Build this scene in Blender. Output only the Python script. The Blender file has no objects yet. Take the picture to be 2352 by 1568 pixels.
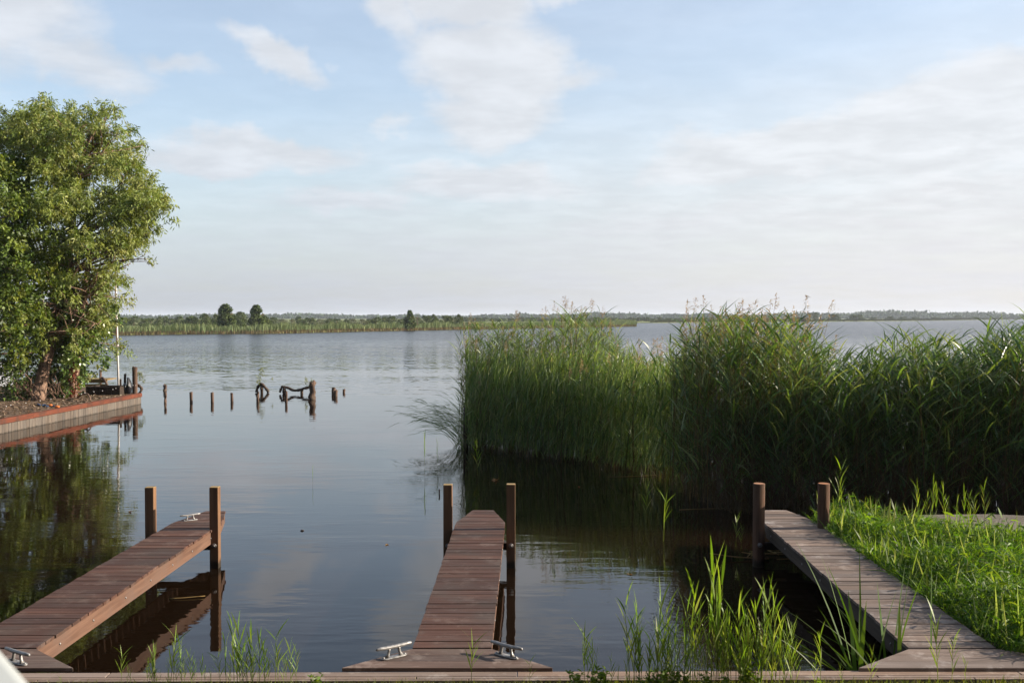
import bpy, math, random
import numpy as np
from mathutils import Vector, Matrix
R = math.radians
rnd = random.Random(7)
rng = np.random.default_rng(11)
SC = bpy.context.scene
COL = SC.collection

# ------------------------------------------------------------------ camera
CH = 2.96                     # eye height above the water
F = 2323.0                    # focal length in pixels of a 2352 px wide view
PITCH = math.atan(56 / F)
cam = bpy.data.cameras.new("camera"); camo = bpy.data.objects.new("camera", cam); COL.objects.link(camo)
cam.sensor_width = 36; cam.lens = 36 * F / 2352
cam.clip_start = 0.05; cam.clip_end = 12000
camo.location = (0, 0, CH); camo.rotation_euler = (R(90) - PITCH, 0, 0)
cam.dof.use_dof = True; cam.dof.focus_distance = 13.0; cam.dof.aperture_fstop = 6.3
SC.camera = camo

# ------------------------------------------------------------------ world, sun, exposure
SUN_EL, SUN_AZ = 22.0, 87.0      # azimuth clockwise from +Y
sv = Vector((math.sin(R(SUN_AZ)) * math.cos(R(SUN_EL)), math.cos(R(SUN_AZ)) * math.cos(R(SUN_EL)), math.sin(R(SUN_EL))))
sun = bpy.data.lights.new("sun", 'SUN'); sun.energy = 5.0; sun.angle = R(0.5); sun.color = (1.0, 0.87, 0.72)
suno = bpy.data.objects.new("sun", sun); COL.objects.link(suno)
suno.rotation_euler = sv.to_track_quat('Z', 'Y').to_euler()
vs = SC.view_settings; vs.view_transform = 'Standard'; vs.look = 'None'; vs.gamma = 1; vs.exposure = 1.21
vs.use_curve_mapping = False
SC.render.engine = 'CYCLES'
SC.cycles.use_denoising = True
SC.cycles.max_bounces = 7; SC.cycles.diffuse_bounces = 3; SC.cycles.glossy_bounces = 3
SC.cycles.transmission_bounces = 4; SC.cycles.transparent_max_bounces = 6; SC.cycles.volume_bounces = 0
SC.cycles.sample_clamp_indirect = 6; SC.cycles.caustics_reflective = False; SC.cycles.caustics_refractive = False


class NT:
    """small helper to write node trees"""
    def __init__(s, tree): s.t = tree; s.N = tree.nodes; s.L = tree.links
    def n(s, ty, **kw):
        nd = s.N.new(ty)
        for k, v in kw.items(): setattr(nd, k, v)
        return nd
    def put(s, sock, v):
        if v is None: return
        if isinstance(v, bpy.types.NodeSocket): s.L.new(v, sock)
        else: sock.default_value = v
    def m(s, op, a, b=None, c=None, clamp=False):
        nd = s.N.new('ShaderNodeMath'); nd.operation = op; nd.use_clamp = clamp
        s.put(nd.inputs[0], a); s.put(nd.inputs[1], b); s.put(nd.inputs[2], c)
        return nd.outputs[0]
    def rng(s, v, a, b, c=0.0, d=1.0, smooth=True):
        nd = s.N.new('ShaderNodeMapRange'); nd.interpolation_type = 'SMOOTHSTEP' if smooth else 'LINEAR'
        s.put(nd.inputs[0], v); nd.inputs[1].default_value = a; nd.inputs[2].default_value = b
        nd.inputs[3].default_value = c; nd.inputs[4].default_value = d
        return nd.outputs[0]
    def mix(s, f, a, b, blend='MIX'):
        nd = s.N.new('ShaderNodeMix'); nd.data_type = 'RGBA'; nd.blend_type = blend
        s.put(nd.inputs[0], f); s.put(nd.inputs[6], a if not isinstance(a, tuple) else (*a[:3], 1))
        s.put(nd.inputs[7], b if not isinstance(b, tuple) else (*b[:3], 1))
        return nd.outputs[2]
    def noise(s, vec, scale, detail=4, rough=.55, dist=0.0):
        nd = s.N.new('ShaderNodeTexNoise'); s.put(nd.inputs['Vector'], vec)
        nd.inputs['Scale'].default_value = scale; nd.inputs['Detail'].default_value = detail
        nd.inputs['Roughness'].default_value = rough; nd.inputs['Distortion'].default_value = dist
        return nd.outputs[0]
    def vmul(s, vec, k):
        nd = s.N.new('ShaderNodeVectorMath'); nd.operation = 'MULTIPLY'; s.put(nd.inputs[0], vec); nd.inputs[1].default_value = k
        return nd.outputs[0]
    def comb(s, x, y, z=0.0):
        nd = s.N.new('ShaderNodeCombineXYZ'); s.put(nd.inputs[0], x); s.put(nd.inputs[1], y); s.put(nd.inputs[2], z)
        return nd.outputs[0]


world = bpy.data.worlds.new("World"); SC.world = world; world.use_nodes = True
t = NT(world.node_tree); t.N.clear()
SKY_S = 0.10
sky = t.n('ShaderNodeTexSky'); sky.sky_type = 'NISHITA'; sky.sun_disc = False
sky.sun_elevation = R(SUN_EL); sky.sun_rotation = R(SUN_AZ); sky.altitude = 0
sky.air_density = 1.0; sky.dust_density = 1.6; sky.ozone_density = 1.5
tc = t.n('ShaderNodeTexCoord'); sep = t.n('ShaderNodeSeparateXYZ'); t.L.new(tc.outputs['Generated'], sep.inputs[0])
dx, dy, dz = sep.outputs
az = t.m('MULTIPLY', t.m('ARCTAN2', dx, dy), 57.2958)
el = t.m('MULTIPLY', t.m('ARCSINE', dz), 57.2958)
# clouds lie on a high flat layer: coordinates on that layer
zz = t.m('ADD', t.m('MAXIMUM', dz, 0.0), 0.10)
cp = t.comb(t.m('DIVIDE', dx, zz), t.m('DIVIDE', dy, zz), 0.0)
n1 = t.noise(cp, 1.1, 7, .62, .35)
n2 = t.noise(cp, 3.4, 6, .60, .2)
wob = t.noise(t.comb(az, el, 3.0), 0.16, 5, .6)
wob2 = t.noise(t.comb(az, el, 9.0), 0.16, 5, .6)
azw = t.m('ADD', az, t.m('MULTIPLY', t.m('SUBTRACT', wob, .5), 7.0))
elw = t.m('ADD', el, t.m('MULTIPLY', t.m('SUBTRACT', wob2, .5), 5.0))
# cloud banks: azimuth, elevation, half sizes in degrees, tilt, weight
BANKS = [(-28, 15.5, 6.5, 3.6, -.25, 1.0), (-23, 12.8, 5, 1.6, -.2, .75), (-18.6, 13.0, 3.6, .9, -.08, .6),
         (-13.2, 14.0, 3.2, 1.1, -.45, .85), (-9.8, 13.6, 1.5, .5, -.2, .35),
         (-5.6, 17.0, 2.6, 2.4, -.3, .9), (-2.2, 17.2, 3.8, 2.0, -.1, 1.0), (-1.0, 13.8, 4.8, 3.2, -.1, 1.1), (-.8, 11.2, 4.2, 2.4, 0, .95), (3.2, 13.2, 3.6, 1.3, .1, .75),
         (-.4, 10.6, 3.2, 1.7, .1, .85), (-7.0, 10.4, 2.0, 1.0, .35, .6), (2.4, 17.6, 3.6, 1.0, 0, .6),
         (14, 8.6, 10, 2.2, .12, 1.1), (23, 9.8, 9, 3.3, .12, 1.2), (17.5, 12.0, 2.6, .7, .1, .5), (8.0, 8.6, 6, 1.6, .15, .6),
         (-15, 8.6, 9, 1.3, -.05, .95), (-1, 7.4, 9, 2.0, 0, .9), (-9, 6.6, 10, 1.0, 0, .7), (30, 14, 6, 3, .1, .5),
         (-8, 24, 6, 2.0, .2, .5), (12, 25, 6, 2, -.2, .45), (-24, 27, 8, 3, 0, .5), (2, 38, 14, 4, .2, .5), (-30, 40, 16, 5, .2, .6), (30, 32, 12, 5, .2, .6)]
acc = None
for (a, e, sa, se, tl, w) in BANKS:
    da = t.m('SUBTRACT', azw, float(a)); de = t.m('SUBTRACT', t.m('SUBTRACT', elw, float(e)), t.m('MULTIPLY', da, float(tl)))
    q = t.m('ADD', t.m('POWER', t.m('ABSOLUTE', t.m('DIVIDE', da, float(sa))), 2.0), t.m('POWER', t.m('ABSOLUTE', t.m('DIVIDE', de, float(se))), 2.0))
    g = t.m('MULTIPLY', t.m('EXPONENT', t.m('MULTIPLY', q, -1.0)), float(w))
    acc = g if acc is None else t.m('MAXIMUM', acc, g)
back = t.m('MULTIPLY', t.rng(t.m('ABSOLUTE', az), 32, 60, 0.0, .5), t.rng(t.m('ABSOLUTE', az), 95, 120, 1.0, .2))     # scattered cloud outside the view
acc = t.m('MAXIMUM', acc, back)
dens = t.m('ADD', t.m('MULTIPLY', acc, 1.2), t.m('ADD', t.m('MULTIPLY', t.m('SUBTRACT', n1, .46), 1.1), t.m('MULTIPLY', t.m('SUBTRACT', n2, .5), .45)))
mask = t.rng(dens, .05, 1.05)
low = t.rng(el, 1.0, 11.0, 1.0, 0.0)                       # thin veil of high cloud towards the horizon
right = t.rng(az, -20, 24, .80, 1.0)
veil = t.m('MULTIPLY', t.m('MULTIPLY', t.rng(t.m('SUBTRACT', el, t.m('MULTIPLY', az, .12)), 3.5, 14.5, .97, .42), right), t.m('MULTIPLY', t.rng(n1, .25, .75, .84, 1.06), t.rng(t.m('ABSOLUTE', az), 70, 110, 1.0, .35)))
mask = t.m('MAXIMUM', t.m('MULTIPLY', mask, .93), veil, clamp=True)
shade = t.m('ADD', 1.0, t.m('MULTIPLY', t.m('SUBTRACT', t.rng(n2, .3, .75, .90, 1.07), 1.0), t.rng(el, 2, 8, .25, 1.0)))
K = 1 / (SKY_S * 2.29)
cl_l, cl_r = (0.755 * K, .79 * K, .85 * K), (0.85 * K, .87 * K, .905 * K)
ccol = t.mix(t.rng(az, -24, 24), cl_l, cl_r)
hor_l, hor_r = (0.55 * K, .60 * K, .71 * K), (0.80 * K, .80 * K, .83 * K)
hcol = t.mix(t.rng(az, -24, 26), hor_l, hor_r)
ccol = t.mix(t.rng(el, 1.0, 9.5), hcol, ccol)
shn = t.n('ShaderNodeVectorMath', operation='SCALE'); t.L.new(ccol, shn.inputs[0]); t.L.new(shade, shn.inputs['Scale'])
blue = sky.outputs[0]
final = t.mix(mask, blue, shn.outputs[0])
bg = t.n('ShaderNodeBackground'); t.L.new(final, bg.inputs[0]); bg.inputs[1].default_value = SKY_S
out = t.n('ShaderNodeOutputWorld'); t.L.new(bg.outputs[0], out.inputs[0])


# ------------------------------------------------------------------ helpers
def G(px, py, z=0.0):
    """the point of the level plane z seen at (px, py) of the 2352 x 1568 picture"""
    d = Vector(((px - 1176) / F, 1, (784 - py) / F))
    d.rotate(Matrix.Rotation(-PITCH, 3, 'X'))
    k = (z - CH) / d.z
    return Vector((d.x * k, d.y * k, z))

def GD(px, py, Y):
    """the point at distance Y seen at (px, py)"""
    d = Vector(((px - 1176) / F, 1, (784 - py) / F))
    d.rotate(Matrix.Rotation(-PITCH, 3, 'X'))
    k = Y / d.y
    return Vector((d.x * k, Y, CH + d.z * k))

def tag(o, label=None, cat=None, group=None, kind=None):
    if label: o['label'] = label
    if cat: o['category'] = cat
    if group: o['group'] = group
    if kind: o['kind'] = kind
    return o

def thing(name, label, cat, loc=(0, 0, 0), group=None):
    o = bpy.data.objects.new(name, None); COL.objects.link(o); o.location = loc; o.empty_display_size = .1
    return tag(o, label, cat, group)

class MB:
    """collects faces; build() links them as one mesh"""
    def __init__(s): s.v = []; s.f = []; s.mi = []; s.c = []; s.sm = []; s.cur = (1, 1, 1); s.mat = 0; s.smooth = False
    def add(s, vs_, fs):
        b = len(s.v); s.v += [tuple(p) for p in vs_]; s.c += [s.cur] * len(vs_)
        for f in fs: s.f.append([b + i for i in f]); s.mi.append(s.mat); s.sm.append(s.smooth)
    def box(s, x0, x1, y0, y1, z0, z1, rz=0.0, o=(0, 0, 0), M=None):
        P = [Vector((x, y, z)) for z in (z0, z1) for (x, y) in ((x0, y0), (x1, y0), (x1, y1), (x0, y1))]
        if M is not None: P = [M @ p for p in P]
        elif rz or o != (0, 0, 0):
            Mr = Matrix.Rotation(rz, 3, 'Z'); P = [Mr @ p + Vector(o) for p in P]
        s.add(P, [(3, 2, 1, 0), (4, 5, 6, 7), (0, 1, 5, 4), (1, 2, 6, 5), (2, 3, 7, 6), (3, 0, 4, 7)])
    def prism(s, poly, z0, z1):
        n = len(poly)
        P = [(x, y, z0) for x, y in poly] + [(x, y, z1) for x, y in poly]
        s.add(P, [tuple(range(n))[::-1], tuple(range(n, 2 * n))] + [(i, (i + 1) % n, n + (i + 1) % n, n + i) for i in range(n)])
    def tube(s, pts, rad, n=8, cap=True):
        pts = [Vector(p) for p in pts]; rings = []
        if not hasattr(rad, '__len__'): rad = [rad] * len(pts)
        up = Vector((0.13, .31, 1))
        for i, p in enumerate(pts):
            d = (pts[min(i + 1, len(pts) - 1)] - pts[max(i - 1, 0)]).normalized()
            a = d.cross(up if abs(d.dot(up.normalized())) < .95 else Vector((1, 0, .1))).normalized(); b = d.cross(a)
            rings.append([p + (a * math.cos(2 * math.pi * k / n) + b * math.sin(2 * math.pi * k / n)) * rad[i] for k in range(n)])
        V = [q for r in rings for q in r]; Fs = []
        for i in range(len(pts) - 1):
            for k in range(n):
                k2 = (k + 1) % n; Fs.append((i * n + k, i * n + k2, (i + 1) * n + k2, (i + 1) * n + k))
        if cap: Fs += [tuple(range(n))[::-1], tuple((len(pts) - 1) * n + k for k in range(n))]
        s.add(V, Fs)
    def build(s, name, mats, parent=None, bevel=0, bseg=1):
        me = bpy.data.meshes.new(name)
        me.from_pydata(s.v, [], s.f); me.update()
        if not isinstance(mats, (list, tuple)): mats = [mats]
        for m_ in mats: me.materials.append(m_)
        me.polygons.foreach_set('material_index', s.mi); me.polygons.foreach_set('use_smooth', s.sm)
        a = me.color_attributes.new('tint', 'FLOAT_COLOR', 'POINT')
        a.data.foreach_set('color', np.array([(*c, 1) for c in s.c], dtype=np.float32).ravel())
        o = bpy.data.objects.new(name, me); COL.objects.link(o)
        if parent is not None: o.parent = parent
        if bevel:
            b = o.modifiers.new('bevel', 'BEVEL'); b.width = bevel; b.segments = bseg; b.limit_method = 'ANGLE'
        return o

def quads(name, V, Q, C, mat, parent=None, smooth=False):
    """V (n,3), Q (m,4) as arrays, C (n,3) tint"""
    me = bpy.data.meshes.new(name); n, m_ = len(V), len(Q)
    me.vertices.add(n); me.vertices.foreach_set('co', np.ascontiguousarray(V, dtype=np.float32).ravel())
    me.loops.add(m_ * 4); me.loops.foreach_set('vertex_index', np.ascontiguousarray(Q, dtype=np.int32).ravel())
    me.polygons.add(m_); me.polygons.foreach_set('loop_start', np.arange(m_, dtype=np.int32) * 4)
    try: me.polygons.foreach_set('loop_total', np.full(m_, 4, dtype=np.int32))
    except Exception: pass
    me.update(calc_edges=True)
    me.polygons.foreach_set('use_smooth', np.full(m_, smooth))
    a = me.color_attributes.new('tint', 'FLOAT_COLOR', 'POINT')
    a.data.foreach_set('color', np.concatenate([C, np.ones((n, 1))], 1).astype(np.float32).ravel())
    me.materials.append(mat)
    o = bpy.data.objects.new(name, me); COL.objects.link(o)
    if parent is not None: o.parent = parent
    return o

def unit(a): return a / np.maximum(np.linalg.norm(a, axis=1, keepdims=True), 1e-9)

def ribbons(base, d0, L, W, bend, K=3, prof=None, side=None, tint=None):
    """N blades: start, first direction, length, width, bend vector (added with t*t), K segments"""
    N = len(base); d0 = unit(d0)
    if side is None:
        side = np.cross(d0, rng.normal(size=(N, 3)))
    side = unit(side)
    if prof is None: prof = [.7, 1, .75, .05] if K == 3 else list(np.interp(np.linspace(0, 1, K + 1), [0, .25, .6, 1], [.6, 1, .8, .05]))
    V = np.zeros((N, K + 1, 2, 3))
    for k in range(K + 1):
        tt = k / K
        c = base + (d0 * tt + bend * tt * tt) * L[:, None]
        w = side * (W * prof[k] * .5)[:, None]
        V[:, k, 0] = c - w; V[:, k, 1] = c + w
    idx = np.arange(N * (K + 1) * 2).reshape(N, K + 1, 2)
    Q = np.stack([idx[:, :-1, 0], idx[:, :-1, 1], idx[:, 1:, 1], idx[:, 1:, 0]], -1).reshape(-1, 4)
    C = np.repeat(tint, (K + 1) * 2, axis=0)
    return V.reshape(-1, 3), Q, C

def join(parts):
    Vs, Qs, Cs, o = [], [], [], 0
    for V, Q, C in parts: Vs.append(V); Qs.append(Q + o); Cs.append(C); o += len(V)
    return np.concatenate(Vs), np.concatenate(Qs), np.concatenate(Cs)

def tints(n, cols, jit=.18):
    cols = np.array(cols); c = cols[rng.integers(0, len(cols), n)] * .66
    return c * (1 + rng.uniform(-jit, jit, (n, 1))) * (1 + rng.uniform(-.06, .06, (n, 3)))

def inpoly(P, poly):
    x, y = P[:, 0], P[:, 1]; r = np.zeros(len(P), bool); j = len(poly) - 1
    for i in range(len(poly)):
        xi, yi = poly[i]; xj, yj = poly[j]
        r ^= ((yi > y) != (yj > y)) & (x < (xj - xi) * (y - yi) / (yj - yi + 1e-12) + xi); j = i
    return r

def scatter(poly, n):
    p = np.array(poly); lo, hi = p.min(0), p.max(0); out_ = np.zeros((0, 2))
    while len(out_) < n:
        q = rng.uniform(lo, hi, (n * 2, 2)); out_ = np.concatenate([out_, q[inpoly(q, poly)]])
    return out_[:n]


# ------------------------------------------------------------------ materials
def mat(name):
    m_ = bpy.data.materials.new(name); m_.use_nodes = True; n = NT(m_.node_tree)
    b = n.N.get('Principled BSDF'); return m_, n, b

def leaf_mat(name, trans=.35, rough=.5, ycol=(1.35, 1.25, .5), spec=.3):
    m_, n, b = mat(name)
    at = n.n('ShaderNodeAttribute'); at.attribute_name = 'tint'
    n.L.new(at.outputs[0], b.inputs['Base Color']); b.inputs['Roughness'].default_value = rough
    b.inputs['Specular IOR Level'].default_value = spec
    tr = n.n('ShaderNodeBsdfTranslucent'); n.L.new(n.mix(1.0, at.outputs[0], ycol, 'MULTIPLY'), tr.inputs[0])
    mx = n.n('ShaderNodeMixShader'); mx.inputs[0].default_value = trans
    n.L.new(b.outputs[0], mx.inputs[1]); n.L.new(tr.outputs[0], mx.inputs[2])
    n.L.new(mx.outputs[0], n.N['Material Output'].inputs[0])
    return m_

M_LEAF = leaf_mat('leaf', .34, .5)
M_REED = leaf_mat('reed_leaf', .38, .36, (1.4, 1.35, .45), .35)
M_YOUNG = leaf_mat('young_reed', .45, .45, (1.5, 1.4, .4), .35)
M_FAR = leaf_mat('far_foliage', .15, .8, (1.2, 1.15, .6), .1)
M_GRASS = leaf_mat('grass_blade', .45, .5, (1.5, 1.45, .4), .3)

def wood_mat(name, c1, c2, c3, along='X', bump=.003, rough=.7, groove=0.0, worn=None, wet=False, wetz=0.0):
    A_ = .68; c1, c2, c3 = [tuple(q * A_ for q in c) for c in (c1, c2, c3)]; worn = (tuple(q * A_ for q in worn[0]), worn[1]) if worn else None
    m_, n, b = mat(name)
    tcn = n.n('ShaderNodeTexCoord'); oc = tcn.outputs['Object']
    sc = {'X': (1.2, 22, 22), 'Y': (22, 1.2, 22), 'Z': (22, 22, 1.2)}[along]
    at = n.n('ShaderNodeAttribute'); at.attribute_name = 'tint'
    off = n.n('ShaderNodeVectorMath', operation='ADD'); n.L.new(n.vmul(oc, sc), off.inputs[0])
    n.L.new(n.vmul(at.outputs[0], (40, 40, 40)), off.inputs[1]); gv = off.outputs[0]
    g1 = n.noise(gv, 1.0, 6, .6, .3); g2 = n.noise(gv, 3.5, 3, .5)
    bl = n.noise(oc, 2.3, 4, .6)
    c = n.mix(n.rng(g1, .3, .7), c1, c2); c = n.mix(n.rng(bl, .42, .72), c, c3)
    if worn is not None: c = n.mix(n.m('MULTIPLY', n.rng(n.noise(oc, 5.0, 6, .7), .52, .66), worn[1]), c, worn[0])
    c = n.mix(1.0, c, at.outputs[0], 'MULTIPLY')
    if groove:
        sg = n.n('ShaderNodeSeparateXYZ'); n.L.new(oc, sg.inputs[0])
        gr = n.m('SINE', n.m('ADD', n.m('MULTIPLY', sg.outputs[1], 6.2832 / .0245), n.m('MULTIPLY', g1, 2.0)))
        c = n.mix(n.m('MULTIPLY', n.rng(gr, .35, 1.0), groove), c, tuple(q * .35 for q in c1))
    if wet:
        sz = n.n('ShaderNodeSeparateXYZ'); n.L.new(oc, sz.inputs[0])
        c = n.mix(n.rng(n.m('ADD', sz.outputs[2], n.m('MULTIPLY', n.noise(oc, 14, 4, .6), .10)), .10 + wetz, .17 + wetz, .85, 0.0), c, (.008, .009, .005))
    n.L.new(c, b.inputs['Base Color'])
    n.put(b.inputs['Roughness'], n.rng(g2, 0, 1, rough - .08, rough + .14)); b.inputs['Specular IOR Level'].default_value = .22
    h = n.m('ADD', n.m('MULTIPLY', g1, .6), n.m('MULTIPLY', g2, .4))
    bp = n.n('ShaderNodeBump'); bp.inputs['Strength'].default_value = .8; bp.inputs['Distance'].default_value = bump
    n.L.new(h, bp.inputs['Height']); n.L.new(bp.outputs[0], b.inputs['Normal'])
    return m_

M_DECK = wood_mat('red_brown_decking', (.070, .032, .022), (.150, .076, .052), (.105, .070, .054), 'X', .004, .66, groove=.55, worn=((.23, .165, .135), .5))
M_FASC = wood_mat('fascia_wood', (.12, .064, .042), (.20, .115, .078), (.15, .095, .072), 'Y', .003, .65)
M_POST = wood_mat('post_wood', (.13, .068, .036), (.26, .145, .075), (.18, .10, .055), 'Z', .004, .7, wet=True)
M_TOP = wood_mat('post_end_grain', (.30, .20, .09), (.42, .31, .15), (.35, .25, .12), 'X', .002, .8)
M_GREY = wood_mat('weathered_decking', (.175, .132, .110), (.31, .245, .21), (.23, .18, .152), 'X', .006, .8, groove=.4, worn=((.45, .39, .355), .7))
M_GREYS = wood_mat('weathered_side_board', (.045, .036, .030), (.085, .068, .056), (.06, .05, .042), 'Y', .004, .8)
M_CAP = wood_mat('quay_cap_wood', (.22, .155, .12), (.35, .265, .215), (.28, .21, .17), 'X', .005, .8, worn=((.50, .42, .36), .7))
M_ROUND = wood_mat('round_post_wood', (.075, .036, .022), (.17, .10, .065), (.10, .07, .045), 'Z', .008, .85, wet=True)
M_STAKE = wood_mat('old_stake_wood', (.07, .045, .032), (.19, .115, .08), (.11, .08, .055), 'Z', .012, .85)
M_SHEET = wood_mat('sheet_pile_wood', (.105, .085, .07), (.21, .178, .148), (.15, .125, .105), 'Z', .004, .85, wet=True, wetz=-.075)
M_RUST = wood_mat('red_cap_beam', (.125, .034, .017), (.185, .055, .028), (.085, .036, .023), 'Y', .003, .75)
M_DARKW = wood_mat('dark_timber', (.035, .026, .020), (.075, .055, .042), (.05, .04, .032), 'X', .006, .85)
M_YELW = wood_mat('mossy_timber', (.20, .125, .04), (.33, .23, .09), (.16, .15, .05), 'X', .006, .85)
M_ROOT = wood_mat('driftwood', (.03, .02, .014), (.13, .085, .06), (.07, .055, .035), 'X', .01, .75)

m_, n, b = mat('galvanised_metal'); M_METAL = m_
g = n.noise(n.n('ShaderNodeTexCoord').outputs['Object'], 40, 5, .6)
n.L.new(n.mix(n.rng(g, .35, .7), (.16, .155, .15), (.30, .30, .30)), b.inputs['Base Color'])
b.inputs['Metallic'].default_value = .45; n.put(b.inputs['Roughness'], n.rng(g, .3, .7, .35, .6))
m_, n, b = mat('bolt_metal'); M_BOLT = m_
b.inputs['Base Color'].default_value = (.22, .215, .21, 1); b.inputs['Metallic'].default_value = .8; b.inputs['Roughness'].default_value = .5
m_, n, b = mat('nail_metal'); M_NAIL = m_
b.inputs['Base Color'].default_value = (.05, .045, .042, 1); b.inputs['Roughness'].default_value = .6
def plain(name, col, rough=.6, spec=.4, ns=0, amt=.15):
    col = tuple(q * .68 for q in col)
    m_, n, b = mat(name)
    if ns:
        g = n.noise(n.n('ShaderNodeTexCoord').outputs['Object'], ns, 5, .6)
        n.L.new(n.mix(g, tuple(c * (1 - amt) for c in col), tuple(min(1, c * (1 + amt)) for c in col)), b.inputs['Base Color'])
    else: b.inputs['Base Color'].default_value = (*col, 1)
    b.inputs['Roughness'].default_value = rough; b.inputs['Specular IOR Level'].default_value = spec
    return m_
M_WHITE = plain('white_paint', (.78, .76, .74), .35, .5, 8, .06)
M_RAIL = plain('pale_rail_paint', (.60, .64, .62), .45, .5, 5, .06)
M_CABIN = plain('cabin_panel', (.27, .29, .31), .5, .4, 3, .08)
M_TARP = plain('black_sheeting', (.018, .019, .024), .4, .5, 10, .3)
M_RUBBER = plain('black_rubber', (.02, .02, .02), .6)
M_ROPE = plain('blue_rope', (.05, .12, .26), .8)
M_ORANGE = plain('orange_plastic', (.75, .20, .04), .5)
M_PAPER = plain('dead_leaf', (.42, .24, .10), .8)
m_, n, b = mat('window_glass'); M_GLASS = m_
b.inputs['Base Color'].default_value = (.05, .075, .075, 1); b.inputs['Roughness'].default_value = .08; b.inputs['Specular IOR Level'].default_value = .8

def ground_mat(name, cols, scale, bump=.03, bs=18):
    m_, n, b = mat(name); oc = n.n('ShaderNodeTexCoord').outputs['Object']
    a = n.noise(oc, scale, 6, .65); a2 = n.noise(oc, scale * 7, 5, .7)
    cols = [tuple(q * .68 for q in c) for c in cols]
    c = n.mix(n.rng(a, .35, .65), cols[0], cols[1]); c = n.mix(n.m('MULTIPLY', n.rng(a2, .5, .68), .8), c, cols[2])
    n.L.new(c, b.inputs['Base Color']); b.inputs['Roughness'].default_value = .95; b.inputs['Specular IOR Level'].default_value = .15
    bp = n.n('ShaderNodeBump'); bp.inputs['Distance'].default_value = bump; bp.inputs['Strength'].default_value = .9
    n.L.new(n.noise(oc, bs, 6, .7), bp.inputs['Height']); n.L.new(bp.outputs[0], b.inputs['Normal'])
    return m_
M_LITTER = ground_mat('leaf_litter', [(.10, .062, .038), (.17, .115, .075), (.30, .23, .17)], 1.2)
M_SOIL = ground_mat('grassy_soil', [(.035, .045, .014), (.06, .075, .02), (.09, .07, .04)], 3.0)
M_SAND = ground_mat('grey_sand', [(.17, .15, .125), (.22, .195, .165), (.13, .115, .09)], 2.0, .02, 9)
M_MEADOW = ground_mat('meadow', [(.17, .21, .07), (.22, .25, .09), (.25, .24, .11)], .03, .2, .5)

# water: dark peaty body under a rippled mirror surface
m_, n, b = mat('lake_water'); M_WATER = m_
oc = n.n('ShaderNodeTexCoord').outputs['Object']
sp = n.n('ShaderNodeSeparateXYZ'); n.L.new(oc, sp.inputs[0])
wy = sp.outputs[1]; wx = sp.outputs[0]
b.inputs['Base Color'].default_value = (.0075, .0042, .0022, 1)
b.inputs['IOR'].default_value = 1.333; b.inputs['Specular IOR Level'].default_value = .5
n.put(b.inputs['Roughness'], n.rng(wy, 40, 170, .02, .24))
pat = n.noise(n.vmul(oc, (.035, .16, 1)), 1.0, 4, .6)
patn = n.noise(n.vmul(oc, (.25, .7, 1)), 1.0, 4, .65)
farw = n.rng(wy, 40, 78)
calm = n.rng(patn, .42, .70, .12, .95)
r1 = n.noise(n.vmul(oc, (1.1, 3.6, 1)), 1.0, 3, .5, .3)
r2 = n.noise(n.vmul(oc, (5.5, 15.0, 1)), 1.0, 2, .5, .2)
r3 = n.noise(n.vmul(oc, (.8, 2.2, 1)), 1.0, 5, .65, .2)
h = n.m('ADD', n.m('MULTIPLY', r1, n.m('MULTIPLY', calm, .0048)), n.m('MULTIPLY', r2, n.m('MULTIPLY', calm, .0011)))
fa = n.m('MULTIPLY', farw, n.rng(pat, .3, .7, .025, .075))
bp = n.n('ShaderNodeBump'); bp.inputs['Distance'].default_value = 1.0; bp.inputs['Strength'].default_value = 1.0
n.L.new(h, bp.inputs['Height'])
def slopes(sc_, amp):
    nd = n.n('ShaderNodeTexNoise'); n.L.new(n.vmul(oc, sc_), nd.inputs['Vector']); nd.inputs['Scale'].default_value = 1.0; nd.inputs['Detail'].default_value = 3
    sb = n.n('ShaderNodeVectorMath', operation='SUBTRACT'); n.L.new(nd.outputs['Color'], sb.inputs[0]); sb.inputs[1].default_value = (.5, .5, .5)
    ml = n.n('ShaderNodeVectorMath', operation='SCALE'); n.L.new(n.vmul(sb.outputs[0], (.7, 1.0, 0)), ml.inputs[0]); n.put(ml.inputs['Scale'], amp); return ml.outputs[0]
def vadd(a_, b_):
    nd = n.n('ShaderNodeVectorMath', operation='ADD'); n.L.new(a_, nd.inputs[0]); n.L.new(b_, nd.inputs[1]); return nd.outputs[0]
edge_ = n.m('ADD', wy, n.m('MULTIPLY', n.m('SUBTRACT', pat, .5), 45.0))
ruff = n.rng(edge_, 28, 112)
amp = n.m('MULTIPLY', ruff, n.rng(pat, .3, .7, 1.3, 2.2))
nv = vadd(vadd(bp.outputs[0], slopes((2.6, 5.5, 1), amp)), slopes((.5, 1.3, 1), n.m('MULTIPLY', amp, .35)))
nn_ = n.n('ShaderNodeVectorMath', operation='NORMALIZE'); n.L.new(nv, nn_.inputs[0]); n.L.new(nn_.outputs[0], b.inputs['Normal'])

# ------------------------------------------------------------------ water and land
w = MB(); w.box(-4000, 4000, -60, 6000, -.5, 0)
tag(w.build('water', M_WATER), kind='structure')

JD = .46        # deck height
def land(name, poly, z, mt, grid=None):
    me = MB(); me.prism(poly, -.8, z); o = me.build(name, mt); tag(o, kind='structure'); return o
land('near_bank', [(-30, -40), (30, -40), (30, 6.97), (-30, 6.90)], .40, M_SOIL)

def cs(pts, x):
    return float(np.interp(x, [p[0] for p in pts], [p[1] for p in pts]))

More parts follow.
